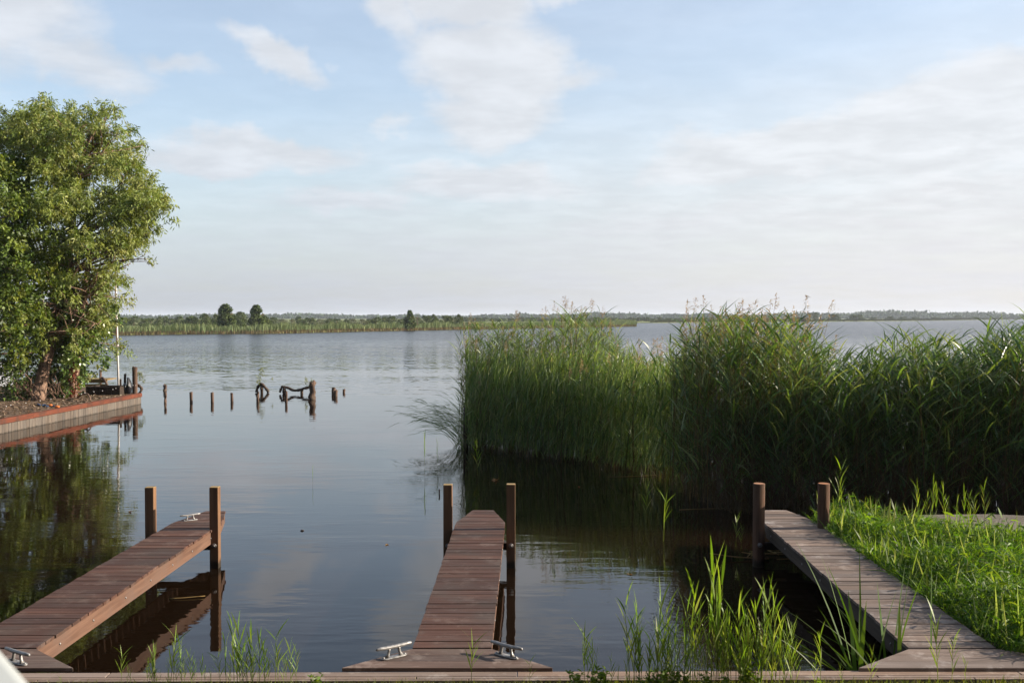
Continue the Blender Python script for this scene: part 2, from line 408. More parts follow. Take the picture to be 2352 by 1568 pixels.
# grassy bank right of the right jetty, gently rounded, sand patch behind
bank_poly = [(3.70, 6.99), (3.72, 12.25), (3.95, 12.75), (4.6, 13.05), (5.6, 13.15), (7.0, 12.95), (9, 12.9), (16, 12.8), (30, 12.5), (30, 6.97)]
land('right_bank', bank_poly, .385, M_SOIL)
sandp = [(4.75, 12.0), (4.62, 12.7), (5.2, 13.0), (6.2, 13.05), (7.2, 12.8), (9.0, 12.6), (9, 11.3), (6.4, 11.35), (5.5, 11.65)]
land('sand_patch', sandp, .41, M_SAND)

# left quay ground
qa, qb = G(0, 963, .37), G(322.7, 902.7, .37)
qdir = (qb - qa).normalized(); q0 = qa - qdir * 8.0
qend = qb
lpoly = [(q0.x - .06, q0.y), (qend.x - .06, qend.y - .05), (-14.3, 36.6), (-15.5, 37.6), (-17.2, 39.5), (-24, 41), (-40, 42), (-40, 16), (q0.x - 2, q0.y - 1)]
land('left_bank', lpoly, .35, M_LITTER)

# far shore
shore = [(-620, 772), (-200, 773), (270, 770), (430, 767.5), (620, 766), (860, 760.5), (1050, 757), (1300, 752), (1462, 749.5)]
sh = [G(x, y) for x, y in shore]; sh = [(p.x, p.y) for p in sh]
shB = [(40, 345), (44, 420), (52, 504)]
far = [(1500, 741.5), (1850, 739), (2100, 736.8), (2230, 735.0), (2352, 733.0), (2500, 732.3)]
fr = [G(x, y) for x, y in far]; fr = [(p.x, p.y) for p in fr]
land('far_shore', [(-400, 110)] + sh[1:] + shB + fr + [(3200, 2600), (3200, 5800), (-3500, 5800), (-3500, 110)], .28, M_MEADOW)

# ------------------------------------------------------------------ jetties
JYAW = math.atan(.015)
def plank_tint(a=.72, b_=1.18, warm=.05):
    k = rnd.uniform(a, b_); q = rnd.uniform(-warm, warm); return (k * (1 + q), k, k * (1 - q))

def make_cleat(parent, pos, rz, s=1.0):
    Mx = Matrix.Translation(pos) @ Matrix.Rotation(rz, 4, 'Z') @ Matrix.Scale(s, 4)
    b_ = MB(); b_.smooth = True; ring = []
    n_ = 20; P = []
    for k in range(n_):
        a = 2 * math.pi * k / n_; P.append((.108 * math.copysign(abs(math.cos(a)) ** .6, math.cos(a)), .028 * math.copysign(abs(math.sin(a)) ** .8, math.sin(a))))
    b_.prism(P, 0, .010); b_.smooth = False
    b_.v = [tuple(Mx @ Vector(p)) for p in b_.v]
    base = b_.build('cleat', M_METAL, parent, .002)
    h_ = MB(); h_.smooth = True
    pts = [(-.150, 0, .083), (-.143, 0, .084), (-.10, 0, .083), (-.05, 0, .080), (.05, 0, .080), (.10, 0, .083), (.143, 0, .084), (.150, 0, .083)]
    h_.tube([Mx @ Vector(p) for p in pts], [x * s for x in (.004, .011, .0135, .0145, .0145, .0135, .011, .004)], 10)
    h_.build('horn', M_METAL, base)
    for q in (-.042, .042):
        l = MB(); l.smooth = True
        l.tube([Mx @ Vector((q * 1.45, 0, .006)), Mx @ Vector((q * 1.15, 0, .03)), Mx @ Vector((q, 0, .055)), Mx @ Vector((q * .95, 0, .078))], [x * s for x in (.019, .012, .0105, .012)], 10)
        l.build('foot', M_METAL, base)
        for e in (-1, 1):
            pass
    for q in (-.088, .088):
        sc_ = MB(); sc_.smooth = True; sc_.tube([Mx @ Vector((q, 0, .009)), Mx @ Vector((q, 0, .016)), Mx @ Vector((q, 0, .019))], [.012 * s, .011 * s, .004 * s], 8)
        sc_.build('bolt', M_BOLT, base)

def make_jetty(name, label, X0, X1, Yc, Yt, tipw, headL, headR, dmat, smat, posts, round_posts, cleats, crossY, sag=0.0, hz=0.0):
    """X0,X1 deck edges at y=7.5; Yc where the chamfer starts, Yt tip; head spans headL..headR at the quay"""
    root = thing(name, label, 'jetty', ((X0 + X1) / 2, 7.25, 0))
    def sx(x, y): return x + .015 * (y - 7.5)
    L = lambda x, y, z: (sx(x, y), y, z)
    inv = Vector(root.location)
    d = MB(); pitch = (Yt - 7.60) / round((Yt - 7.60) / .148); y = 7.60; W = X1 - X0; k = 0
    while y < Yt - .02:
        y0, y1 = y + rnd.uniform(.004, .008), y + pitch - rnd.uniform(.004, .008)
        def inset(yy):
            if yy <= Yc: return 0.0
            return (W - tipw) / 2 * (yy - Yc) / (Yt - Yc)
        i0, i1 = inset(y0), inset(y1)
        e0, e1 = rnd.uniform(-.004, .006), rnd.uniform(-.004, .006)
        za = JD + rnd.uniform(-.002, .002)
        d.cur = plank_tint()
        P = [(sx(X0 + i0 - e0, y0), y0), (sx(X1 - i0 + e1, y0), y0), (sx(X1 - i1 + e1, y1), y1), (sx(X0 + i1 - e0, y1), y1)]
        if y0 < Yc < y1:
            P = [P[0], P[1], (sx(X1 + e1, Yc), Yc), P[2], P[3], (sx(X0 - e0, Yc), Yc)]
        d.prism(P, za - .026, za)
        # nail heads near each end
        d.mat = 1; d.cur = (1, 1, 1)
        for xx in (X0 + i0 + .035, X1 - i0 - .035):
            for yy in (y0 + .035, y1 - .035):
                if yy > Yc: continue
                d.tube([(sx(xx, yy), yy, za - .001), (sx(xx, yy), yy, za + .0015)], .0045, 6)
        d.mat = 0
        y += pitch; k += 1
    o = d.build('deck', [dmat, M_NAIL], root, .003)
    # head platform: three planks, trapezium
    hd = MB(); y = 7.16; nh = 3; p = (7.585 - 7.16) / nh
    for i in range(nh):
        y0, y1 = y + .003, y + p - .003
        f0, f1 = (y0 - 7.16) / .425, (y1 - 7.16) / .425
        a0, a1 = headL + (X0 - headL) * f0, headL + (X0 - headL) * f1
        b0, b1 = headR + (X1 - headR) * f0, headR + (X1 - headR) * f1
        hd.cur = plank_tint(.85, 1.15)
        hd.prism([(a0, y0), (b0, y0), (b1, y1), (a1, y1)], JD - .03 + hz, JD + hz - .001 * i); y += p
    hd.build('landing', M_HEAD if dmat is M_DECK else dmat, root, .003)
    # side boards
    for sgn, xe in ((-1, X0), (1, X1)):
        s_ = MB(); t_ = .035; xa, xb = (xe + .012, xe + .012 + t_) if sgn < 0 else (xe - .012 - t_, xe - .012)
        s_.cur = plank_tint(.9, 1.1)
        s_.prism([(sx(xa, 7.62), 7.62), (sx(xb, 7.62), 7.62), (sx(xb, Yc - .02), Yc - .02), (sx(xa, Yc - .02), Yc - .02)], JD - .175, JD - .028)
        sb = s_.build('side_board', smat, root, .003)
        yb = 8.0
        while yb < Yc - .2:
            xo = sx(xe - .012 * sgn, yb); bo = MB(); bo.smooth = True
            bo.tube([(xo, yb, JD - .10), (xo + .006 * sgn, yb, JD - .10), (xo + .009 * sgn, yb, JD - .10)], [.011, .010, .003], 8); bo.build('screw', M_BOLT, sb); yb += rnd.choice((.62, .66, .7))
    # chamfer boards under the tip
    for sgn in (-1, 1):
        xe = X0 if sgn < 0 else X1; xt = xe - sgn * (W - tipw) / 2
        a = Vector((sx(xe - sgn * .015, Yc), Yc)); b2 = Vector((sx(xt - sgn * .005, Yt), Yt - .02)); dd = (b2 - a).normalized(); nn = Vector((-dd.y, dd.x)) * (-sgn) * -1
        nn = Vector((dd.y, -dd.x)) * (-sgn)
        s_ = MB(); s_.cur = plank_tint(.9, 1.1)
        P = [a, b2, b2 + nn * .03, a + nn * .03]
        s_.prism([(q.x, q.y) for q in P], JD - .15, JD - .028); s_.build('end_board', smat, root, .003)
    s_ = MB(); xm = (X0 + X1) / 2
    s_.box(sx(xm - tipw / 2 + .01, Yt), sx(xm + tipw / 2 - .01, Yt), Yt - .05, Yt - .022, JD - .15, JD - .028); s_.build('end_board', smat, root, .003)
    # crossbeam between the posts
    cbm = MB(); pxs = [q[0] for q in posts]
    cbm.cur = (.7, .7, .7)
    cbm.box(min(pxs) - .03, max(pxs) + .03, crossY + .0, crossY + .07, JD - .265, JD - .18)
    cbm.build('crossbeam', M_DARKW, root, .004)
    for (px_, top) in posts:
        pm = MB(); pm.cur = plank_tint(.9, 1.1)
        if round_posts:
            pm.smooth = True; N_ = 20; rr = .069; zs = [-.7, 0, .3, .6, .8, top - .012, top - .004, top]
            ph = rnd.uniform(0, 6)
            base_i = len(pm.v); V = []
            for zi, z_ in enumerate(zs):
                for k in range(N_):
                    a = 2 * math.pi * k / N_; r_ = rr * (1 + .03 * math.sin(3 * a + ph + z_) + .02 * math.sin(7 * a + 2 * z_)) * (1 if zi < len(zs) - 1 else .93)
                    V.append((px_ + r_ * math.cos(a), crossY - .005 + r_ * math.sin(a), z_))
            Fs = []
            for i in range(len(zs) - 1):
                for k in range(N_):
                    k2 = (k + 1) % N_; Fs.append((i * N_ + k, i * N_ + k2, (i + 1) * N_ + k2, (i + 1) * N_ + k))
            pm.add(V, Fs); pm.smooth = False
            pm.mat = 1; b0 = (len(zs) - 1) * N_; pm.f.append([b0 + k for k in range(N_)]); pm.mi.append(1); pm.sm.append(False)
            po = pm.build('post', [M_ROUND, M_ENDR], root)
            fy = crossY - .005 - rr
        else:
            pm.box(px_ - .052, px_ + .052, crossY - .10, crossY + .002, -.7, top - .004)
            po = pm.build('post', M_POST, root, .004)
            tp = MB(); tp.cur = (1, 1, 1)
            tp.box(px_ - .051, px_ + .051, crossY - .099, crossY + .001, top - .004, top + .002); tp.build('end_grain', M_TOP, po, .002)
            fy = crossY - .10
        bt = MB(); bt.smooth = True
        bt.tube([(px_, fy + .002, .27), (px_, fy - .004, .27), (px_, fy - .006, .27)], [.028, .028, .024], 16)
        bt.tube([(px_, fy - .006, .27), (px_, fy - .016, .27), (px_, fy - .018, .27)], [.013, .013, .009], 6); bt.build('bolt', M_BOLT, po)
    for (cx_, cy_, rz_, s_) in cleats: make_cleat(root, (cx_, cy_, JD + hz + .001), rz_, s_)
    # children keep world coordinates
    for ch in root.children: ch.location = tuple(-c for c in root.location)
    return root

M_HEAD = wood_mat('grey_brown_decking', (.10, .064, .050), (.19, .13, .105), (.145, .105, .085), 'X', .005, .74, worn=((.32, .25, .21), .6))
M_ENDR = wood_mat('round_post_end', (.30, .13, .06), (.46, .22, .11), (.35, .2, .12), 'X', .003, .85)
cl = lambda x, y: G(x, y, JD)
c1, c2, c3, c4 = cl(905, 1509), cl(1163, 1507), cl(437, 1195), cl(40, 1522)
make_jetty('jetty', 'brown timber jetty with a cleat at its far tip, left of the three', -4.20, -3.60, 12.22, 13.0, .24, -4.85, -3.13, M_DECK, M_FASC,
           [(-4.27, .955), (-3.51, .957)], False, [(c3.x, c3.y, R(38), .85), (c4.x, c4.y, R(-32), 1.0)], 11.95)
make_jetty('jetty', 'narrow red-brown jetty between two cleats and two square posts, middle of the three', -.755, -.155, 12.28, 13.06, .26, -1.22, .295, M_DECK, M_FASC,
           [(-.757, .985), (-.013, .99)], False, [(c1.x, c1.y, R(36), 1.0), (c2.x, c2.y, R(-38), 1.0)], 11.95)
make_jetty('jetty', 'weathered grey jetty with two round posts beside the grassy bank', 3.00, 3.66, 12.25, 13.08, .30, 2.47, 4.35, M_GREY, M_GREYS,
           [(2.93, .99), (3.70, .99)], True, [], 11.96)

# quay boardwalk along the near bank
qy = lambda x: 7.14 + .008 * (x + 3)
bw = thing('boardwalk', 'worn pale plank boardwalk edging the near bank', 'boardwalk', (0, 7.0, 0))
for j, (a, b2, zt) in enumerate(((0.0, .088, 0), (.092, .128, -.002), (.132, .16, -.004))):
    pl = MB(); x = -9.0
    while x < 9:
        ln = rnd.uniform(2.6, 3.6); pl.cur = plank_tint(.85, 1.12)
        x1 = min(x + ln, 9.3)
        pl.prism([(x + .003, qy(x) - b2), (x1 - .003, qy(x1) - b2), (x1 - .003, qy(x1) - a), (x + .003, qy(x) - a)], .395, .432 + zt); x = x1
    o = pl.build('plank_row', M_CAP, bw, .003); o.location = (0, -7.0, 0)
kb = MB(); kb.prism([(-9, qy(-9) - .155), (9, qy(9) - .155), (9, qy(9) - .01), (-9, qy(-9) - .01)], -.6, .394)
o = kb.build('retaining_wall', M_DARKW, bw); o.location = (0, -7.0, 0)

# ------------------------------------------------------------------ railing in the near left corner
rl = thing('railing', 'pale painted handrail crossing the bottom left corner close by', 'railing', (-.42, .86, .4))
e0, e1 = GD(2, 1478, .93), GD(86, 1572, .93)
e1 = G(86, 1572, e0.z); ed = (e1 - e0).normalized(); nn = Vector((ed.y, -ed.x, 0))
if nn.x > 0: nn = -nn
a, b2 = e0 - ed * 1.2, e1 + ed * .5
r_ = MB(); r_.prism([(p.x, p.y) for p in (a, b2, b2 + nn * .09, a + nn * .09)], e0.z - .035, e0.z)
o = r_.build('handrail', M_RAIL, rl, .012, 3); o.location = tuple(-c for c in rl.location)
for q in (a + ed * .1 + nn * .045, b2 - ed * .1 + nn * .045):
    p_ = MB(); p_.smooth = True; p_.tube([(q.x, q.y, .40), (q.x, q.y, e0.z - .036)], .02, 12); o = p_.build('post', M_RAIL, rl); o.location = tuple(-c for c in rl.location)

# unseen house added behind the camera to keep sky light off near sides
hs = thing('sky_blocker_house', 'unseen dark brick house added behind the camera to block sky light', 'house', (0, -2.2, .4))
M_BRICK = plain('dark_brick', (.10, .05, .035), .9, .2, 6, .3)
m2 = MB(); m2.box(-26, 20, -9, 0, 0, 10.5); m2.build('wall', M_BRICK, hs)
m2 = MB(); m2.prism([(-26.5, -9.5), (20.5, -9.5), (20.5, .5), (-26.5, .5)], 10.52, 10.8); m2.build('roof', M_NAIL, hs)

# ------------------------------------------------------------------ left quay
qn = Vector((qdir.y, -qdir.x, 0))            # towards the water
wall = thing('quay_wall', 'pale vertical plank quay wall under a rust-red cap beam', 'quay wall', tuple(qa))
sh_ = MB(); s_ = 0.0; Lq = (qend - q0).length
while s_ < Lq:
    wd = rnd.uniform(.13, .2); p0 = q0 + qdir * s_; p1 = q0 + qdir * min(s_ + wd - .006, Lq); of = rnd.uniform(-.004, .004)
    sh_.cur = plank_tint(.8, 1.15, .04)
    sh_.prism([(p.x, p.y) for p in (p0 - qn * .05, p1 - qn * .05, p1 + qn * of, p0 + qn * of)], -.6, .255); s_ += wd
wo = sh_.build('planking', M_SHEET, wall, .004)
cb = MB(); s_ = 0.0
while s_ < Lq:
    ln = 3.2; p0 = q0 + qdir * s_; p1 = q0 + qdir * (min(s_ + ln, Lq + .06) - .004); cb.cur = plank_tint(.85, 1.15, .04)
    cb.prism([(p.x, p.y) for p in (p0 - qn * .10, p1 - qn * .10, p1 + qn * .035, p0 + qn * .035)], .245, .375); s_ += ln
co = cb.build('cap_beam', M_RUST, wall, .006)
s_ = .3
while s_ < Lq:
    bo = MB(); bo.smooth = True
    p = q0 + qdir * s_ + qn * .034; z_ = .31 + rnd.uniform(-.02, .025)
    bo.tube([p + Vector((0, 0, z_)), p + qn * .012 + Vector((0, 0, z_))], .013, 8); s_ += rnd.choice((.22, .35, .6, .75)); bo.build('bolt_head', M_WHITE, wall)
we = MB(); we.cur = (.9, .9, .9)            # return wall at the end
we.prism([(qend.x, qend.y - .02), (qend.x, qend.y + .05), (-15.4, 37.6), (-15.5, 37.5)], -.6, .33); we.build('end_planking', M_SHEET, wall)
for ch in wall.children: ch.location = tuple(-c for c in wall.location)

def post_thing(name, label, cat, px0, px1, ytop, base_xyz, ztop, mt, lean=(0, 0), n_=12, group=None, rough=.05):
    x, y, z = base_xyz; o = thing(name, label, cat, base_xyz, group) if False else None
    m2 = MB(); m2.smooth = True; r_ = px0; pts = []; rad = []
    H = ztop - z; K = 6
    for k in range(K + 1):
        f = k / K; pts.append((lean[0] * f + rnd.uniform(-rough, rough) * r_, lean[1] * f, -.45 + (H + .45) * f if k else -.45)); rad.append(r_ * (1 + rnd.uniform(-rough, rough)))
    pts.append((lean[0], lean[1], H + .004)); rad.append(r_ * .8)
    m2.cur = plank_tint(.85, 1.15); m2.tube(pts, rad, n_)
    ob = m2.build(name, mt); ob.location = base_xyz; return tag(ob, label, cat, group)

bp_ = GD(310, 900, 34.5)
post_thing('mooring_post', 'thick round brown mooring post at the tip of the left quay', 'post', .085, 0, 0, (bp_.x, 34.5, .0), 1.25, M_STAKE)
p = GD(277, 900, 34.7); post_thing('mooring_post', 'thin dark post between the white pole and the black sheeting', 'post', .038, 0, 0, (p.x, 34.7, .33), .83, M_DARKW)
p = GD(292.5, 900, 34.5); post_thing('mooring_post', 'dark leaning post wrapped in black sheeting on the quay tip', 'post', .04, 0, 0, (p.x - .1, 34.5, .33), 1.02, M_DARKW, (.03, 0))

def sheet_blob(label, cx, cy, Y, pts, thick):
    m2 = MB(); P = [GD(x, y, Y) for x, y in pts]; n_ = len(P); V = []; c = sum(P, Vector()) / n_
    for k, p in enumerate(P): V.append(p + Vector((0, -thick * .5 * rnd.uniform(.6, 1), 0)))
    for k, p in enumerate(P): V.append(p + Vector((0, thick * .5 * rnd.uniform(.6, 1), 0)))
    V += [c + Vector((.02, -thick, .02)), c + Vector((-.02, thick, 0))]
    Fs = [(k, (k + 1) % n_, n_ + (k + 1) % n_, n_ + k) for k in range(n_)] + [(2 * n_, (k + 1) % n_, k) for k in range(n_)] + [(2 * n_ + 1, n_ + k, n_ + (k + 1) % n_) for k in range(n_)]
    m2.add(V, Fs); o = m2.build('plastic_sheet', M_TARP); return tag(o, label, 'sheeting')
sheet_blob('low crumpled heap of black sheeting beside the white pole foot', 0, 0, 34.35, [(279, 907), (281, 893), (283, 885), (286, 880), (291, 884), (294, 893), (293, 907)], .14)
sheet_blob('tall pointed fold of black sheeting beside the thick mooring post', 0, 0, 34.3, [(291, 906), (292, 888), (293, 866), (296, 868), (300, 877), (303, 890), (300, 906)], .12)

fp = thing('flagpole', 'tall thin white flagpole standing on the quay by the big tree', 'flagpole', (GD(272.5, 895, 35.2).x, 35.2, .3))
m2 = MB(); m2.smooth = True; m2.tube([(0, 0, 0), (-.02, 0, 1.4), (-.05, 0, 3), (-.08, 0, 6.4)], [.036, .034, .03, .018], 10); m2.build('pole', M_WHITE, fp)
m2 = MB(); m2.smooth = True; m2.tube([(-.026, 0, 1.33), (-.026, 0, 1.40)], .05, 10); m2.build('clamp', M_NAIL, fp)
m2 = MB(); m2.smooth = True; m2.tube([(-.036, -.045, 1.36), (-.10, -.04, 6.2)], .006, 5); m2.build('halyard', plain('red_cord', (.45, .10, .10)), fp)

# low dark planked box
bx = thing('timber_box', 'low dark planked timber box at the foot of the white pole', 'timber box', (-13.5, 33.9, .35))
for (x0, x1, y0, y1) in ((-.72, .30, -.06, 0), (-.72, .30, .95, 1.01), (-.78, -.72, -.06, 1.01), (.30, .36, -.06, 1.01)):
    m2 = MB(); xx = x0
    if x1 - x0 > .5:
        while xx < x1: m2.cur = plank_tint(.7, 1.2); m2.box(xx, min(xx + .19, x1), y0, y1, -.03, .26); xx += .2
    else: m2.box(x0, x1, y0, y1, -.03, .27)
    m2.build('side', M_DARKW, bx, .004)
m2 = MB(); m2.box(-.80, .38, -.08, .03, .262, .285); m2.build('rim', M_DARKW, bx, .003)
m2 = MB(); m2.box(-.71, .29, .01, .94, -.02, .17); m2.build('soil_fill', M_LITTER, bx)
# old landing stage behind
st = thing('landing_stage', 'old mossy yellow-brown landing stage behind the ivy-clad trunk', 'landing stage', (-16.0, 38.4, 0))
for k, z_ in enumerate((.60, .42)):
    m2 = MB(); m2.cur = plank_tint(); m2.box(-.9, .62 + .02 * k, -.05, .0, z_ - .14, z_); m2.build('plank', M_YELW, st, .006)
m2 = MB(); m2.box(-.9, .62, .02, .9, .56, .60); m2.build('deck', M_YELW, st, .004)
m2 = MB(); m2.smooth = True; m2.tube([(.34, .05, -.4), (.34, .05, .96)], .045, 8); m2.build('post', M_STAKE, st)
m2 = MB(); m2.smooth = True; m2.tube([(.42, .0, .66), (.55, -.1, .58), (.68, -.2, .42), (.8, -.3, .28), (.88, -.3, .2)], [.05, .045, .04, .035, .02], 7); m2.build('fallen_branch', M_STAKE, st)

# white cabin half hidden at the left edge
cbx = thing('garden_cabin', 'pale grey cabin with a dark window half hidden behind the tree trunk', 'cabin', (-19.35, 34.0, .35))
m2 = MB(); m2.box(-2.2, 1.42, 0, 2.4, .16, 1.02); m2.build('wall', M_CABIN, cbx, .01)
m2 = MB(); m2.box(-2.2, 1.42, .002, 2.4, 1.022, 1.62); wn = m2.build('window', M_CABIN, cbx, .01)
m2 = MB(); m2.box(-1.9, 1.22, -.012, .0, 1.07, 1.56); m2.build('pane', M_GLASS, wn)
m2 = MB(); m2.box(1.422, 1.436, .25, 2.1, 1.07, 1.56); m2.build('pane', M_GLASS, wn)
m2 = MB(); m2.box(-2.2, 1.42, -.001, 2.4, 1.622, 1.98); m2.build('upper_wall', M_CABIN, cbx, .01)
m2 = MB(); m2.box(-2.35, 1.56, -.14, 2.5, 1.982, 2.06); m2.build('roof', M_NAIL, cbx, .01)
m2 = MB(); m2.box(-2.15, 1.37, .05, 2.3, -.05, .158); m2.build('plinth', M_DARKW, cbx)

# ------------------------------------------------------------------ stakes and drift wood in the water
GS = 'row of thin stakes standing in the lake'
names = ['leftmost stake of the front row, below the stub behind it', 'second stake from the left in the front row', 'third stake from the left in the front row',
         'fourth stake from the left in the front row', 'stake in the front row just below the arched root', 'stake in the front row below the long drift root']
for i, (x, yw, top) in enumerate(((379, 925.5, 902), (440, 924, 900.5), (487.6, 924, 901.5), (533, 923, 903), (591.5, 922.8, 901), (658.6, 922.3, 899.5))):
    g_ = G(x, yw); H = CH - (top - 728) * g_.y / F
    post_thing('stake', names[i], 'stake', .048 + rnd.uniform(-.006, .006), 0, 0, (g_.x, g_.y, 0), H, M_STAKE, (rnd.uniform(-.03, .02), 0), 9, GS, .12)
for (x, yw, top, r_, lb) in ((378.3, 897, 884.5, .075, 'short stub post standing behind the leftmost stake'),
                             (765.5, 905, 890.5, .075, 'taller of two old stumps touching each other, a dry stem on top'),
                             (769.8, 910.5, 897.0, .07, 'shorter stump touching the taller one, right of the drift root'),
                             (789, 902, 894.0, .05, 'small lone leaning stump, rightmost in the water')):
    g_ = G(x, yw); H = CH - (top - 728) * g_.y / F
    post_thing('stump', lb, 'stump', r_, 0, 0, (g_.x, g_.y, 0), H, M_STAKE, (0.02, 0), 9, 'old stumps in the lake', .12)

def small_sprigs(parent, pts, n_, size, spread, cols, mt=None, name='leaves'):
    B = np.array(pts)[rng.integers(0, len(pts), n_)] + rng.normal(size=(n_, 3)) * spread
    D = rng.normal(size=(n_, 3)) * .6 + np.array([0, 0, .9])
    V, Q, C = ribbons(B, D, rng.uniform(.6, 1.3, n_) * size, np.full(n_, size * .38), rng.normal(size=(n_, 3)) * .15 - np.array([0, 0, .15]), 2, [.5, 1, .1], None, tints(n_, cols))
    return quads(name, V, Q, C, mt or M_LEAF, parent)
def root_thing(name, label, Y, chains, sprigs=None):
    o = thing(name, label, 'driftwood', tuple(GD(*chains[0][0][0], Y)))
    loc = Vector(o.location)
    for part, (pts, rad) in zip(['root'] * 10, chains):
        m2 = MB(); m2.smooth = True; P = [GD(x, y, Y) - loc + Vector((0, rnd.uniform(-.05, .05), 0)) for x, y in pts]
        # smooth the chain
        PP = []; RR = []
        for i in range(len(P) - 1):
            for k in range(4):
                f = k / 4; p0 = P[max(i - 1, 0)]; p1 = P[i]; p2 = P[i + 1]; p3 = P[min(i + 2, len(P) - 1)]
                PP.append(.5 * ((2 * p1) + (p2 - p0) * f + (2 * p0 - 5 * p1 + 4 * p2 - p3) * f * f + (3 * p1 - p0 - 3 * p2 + p3) * f ** 3)); RR.append(rad * (1 + rnd.uniform(-.22, .22)))
        PP.append(P[-1]); RR.append(rad * .7); m2.tube(PP, RR, 9); m2.build('root', M_ROOT, o)
    if sprigs:
        for (x, y, n_, sx_, sz_) in sprigs:
            c = GD(x, y, Y) - loc
            pts = [tuple(c + Vector((rnd.gauss(0, sx_) * (1 - k / 12), rnd.gauss(0, .06), k / 12 * sz_))) for k in range(12)]
            small_sprigs(o, pts, n_, .055, .03, [(.20, .24, .08), (.26, .28, .10)])
    return o
zi = .46875 * .4535  # zoom helper no longer used
root_thing('drift_root', 'arched loop of dark root with a leafy sprig, left one in the lake', 39.5,
           [([(589, 901), (591, 890.5), (599, 881.5), (606, 886), (613, 895), (616, 901)], .058), ([(601.5, 884), (601.5, 892), (601.5, 904)], .065)],
           [(600, 881, 260, .17, .62)])
root_thing('drift_root', 'long wavy dark root with a stump and two leafy sprigs', 39.0,
           [([(643, 901), (646, 890), (652, 888.5), (662, 891), (672, 896), (684, 896), (697, 892), (708, 889.5), (716, 885)], .050),
            ([(652.5, 889), (652.5, 905)], .068), ([(693, 893), (693.5, 905)], .065)],
           [(702, 885, 70, .06, .30), (711, 888, 40, .10, .05), (716, 880, 50, .12, .12)])
g_ = G(716.5, 917)
o = post_thing('stump', 'tallest gnarled stump at the right end of the wavy root', 'stump', .13, 0, 0, (g_.x, g_.y, 0), .62, M_STAKE, (.03, 0), 9, None, .25)
p = GD(313, 900, 36.0)
root_thing('drift_root', 'bent dark branch with green leaves beside the thick mooring post', 36.0, [([(309, 880), (315, 884), (321, 888), (325, 893), (323, 900), (318, 906)], .05)], [(318, 878, 190, .16, .34), (324, 870, 60, .1, .2)])

# ------------------------------------------------------------------ reeds
GREEN = [(.145, .240, .070), (.200, .290, .085), (.095, .175, .055), (.28, .34, .15)]
STRAW = [(.22, .14, .075), (.16, .10, .055), (.27, .18, .10)]
PINK = [(.42, .29, .20), (.36, .24, .17), (.46, .33, .22)]

def reed_bed(poly, n, hfun, leaf_n, leaf_l, leaf_w, wind, up, cols, dead=.2, pan=.03, lean=.08, z0=0.0, bent=None, panh=.55, lo=.30):
    parts = []; P = scatter(poly, n) + rng.normal(size=(n, 2)) * .09; P = np.column_stack([P, np.full(n, z0 - .1)])
    H = np.array([hfun(x, y) for x, y in P[:, :2]]) * rng.uniform(.80, 1.03, n) + .1
    ln = rng.normal(size=(n, 3)) * lean; ln[:, 2] = 1
    bend = rng.normal(size=(n, 3)) * .05 + np.array(wind) * rng.uniform(.3, 1.4, (n, 1)); bend[:, 2] = -.03
    if bent is not None: bend = bend + bent(P, n)
    stc = tints(n, [(.07, .09, .03), (.10, .09, .04), (.11, .08, .045)])
    isdead = rng.random(n) < dead; stc[isdead] = tints(int(isdead.sum()), STRAW)
    parts.append(ribbons(P, ln, H, rng.uniform(.007, .013, n), bend, 5, [1, 1, .9, .8, .6, .2], None, stc))
    d0 = unit(ln)
    live = np.where(~isdead)[0]; m = len(live) * leaf_n
    idx = np.repeat(live, leaf_n); tt = np.tile(np.linspace(lo, .99, leaf_n), len(live)) + rng.uniform(-.04, .04, m); tt = np.clip(tt, .08, 1)
    B = P[idx] + (d0[idx] * tt[:, None] + bend[idx] * (tt ** 2)[:, None]) * H[idx][:, None]
    a = rng.uniform(0, 2 * np.pi, m); hz_ = np.column_stack([np.cos(a), np.sin(a), np.zeros(m)]) + np.array(wind)[None] * 1.6
    D = hz_ * (1 - up) + np.array([0, 0, 1]) * up * rng.uniform(.7, 1.3, (m, 1))
    Ls = rng.uniform(.6, 1.15, m) * leaf_l * np.clip(1.35 - .35 * tt, .5, 1.2)
    bn = hz_ * .25 + np.column_stack([np.zeros(m), np.zeros(m), -rng.uniform(.15, .75, m) * (1.15 - up)])
    sd = np.cross(unit(D), np.array([0, 0, 1])[None]) + rng.normal(size=(m, 3)) * .35
    parts.append(ribbons(B, D, Ls, rng.uniform(.5, 1.4, m) * leaf_w, bn, 4, [.45, 1, .85, .5, .03], sd, tints(m, cols, .25)))
    # flower plumes
    k = int(n * pan)
    if k:
        j = rng.choice(n, k, replace=False); tp = P[j].copy(); hh = H[j] + rng.uniform(.25, 1.0, k) * panh
        l2 = rng.normal(size=(k, 3)) * .05 + np.array(wind) * .5; l2[:, 2] = 1; bd = rng.normal(size=(k, 3)) * .03 + np.array(wind) * .35; bd[:, 2] = -.02
        parts.append(ribbons(tp, l2, hh, rng.uniform(.006, .009, k), bd, 5, [1, 1, .9, .8, .6, .5], None, tints(k, STRAW)))
        top = tp + (unit(l2) + bd) * hh[:, None]; q = 46
        ii = np.repeat(np.arange(k), q); s_ = rng.uniform(0, 1, k * q); w_ = .05 * np.sin(np.pi * np.clip(s_, .03, 1) ** .7)
        B = top[ii] - (unit(l2)[ii] * (.28 * (1 - s_) - .06)[:, None]) + np.column_stack([rng.normal(size=k * q) * w_ * .7, rng.normal(size=k * q) * w_ * .7, np.zeros(k * q)])
        D = rng.normal(size=(k * q, 3)) * .35 + np.array(wind) * 2.5 + np.array([0, 0, .8])
        parts.append(ribbons(B, D, rng.uniform(.03, .075, k * q), np.full(k * q, .0075), np.array([[.15, 0, -.45]]) * np.ones((k * q, 1)), 2, [1, 1, .2], None, tints(k * q, PINK)))
    return join(parts)

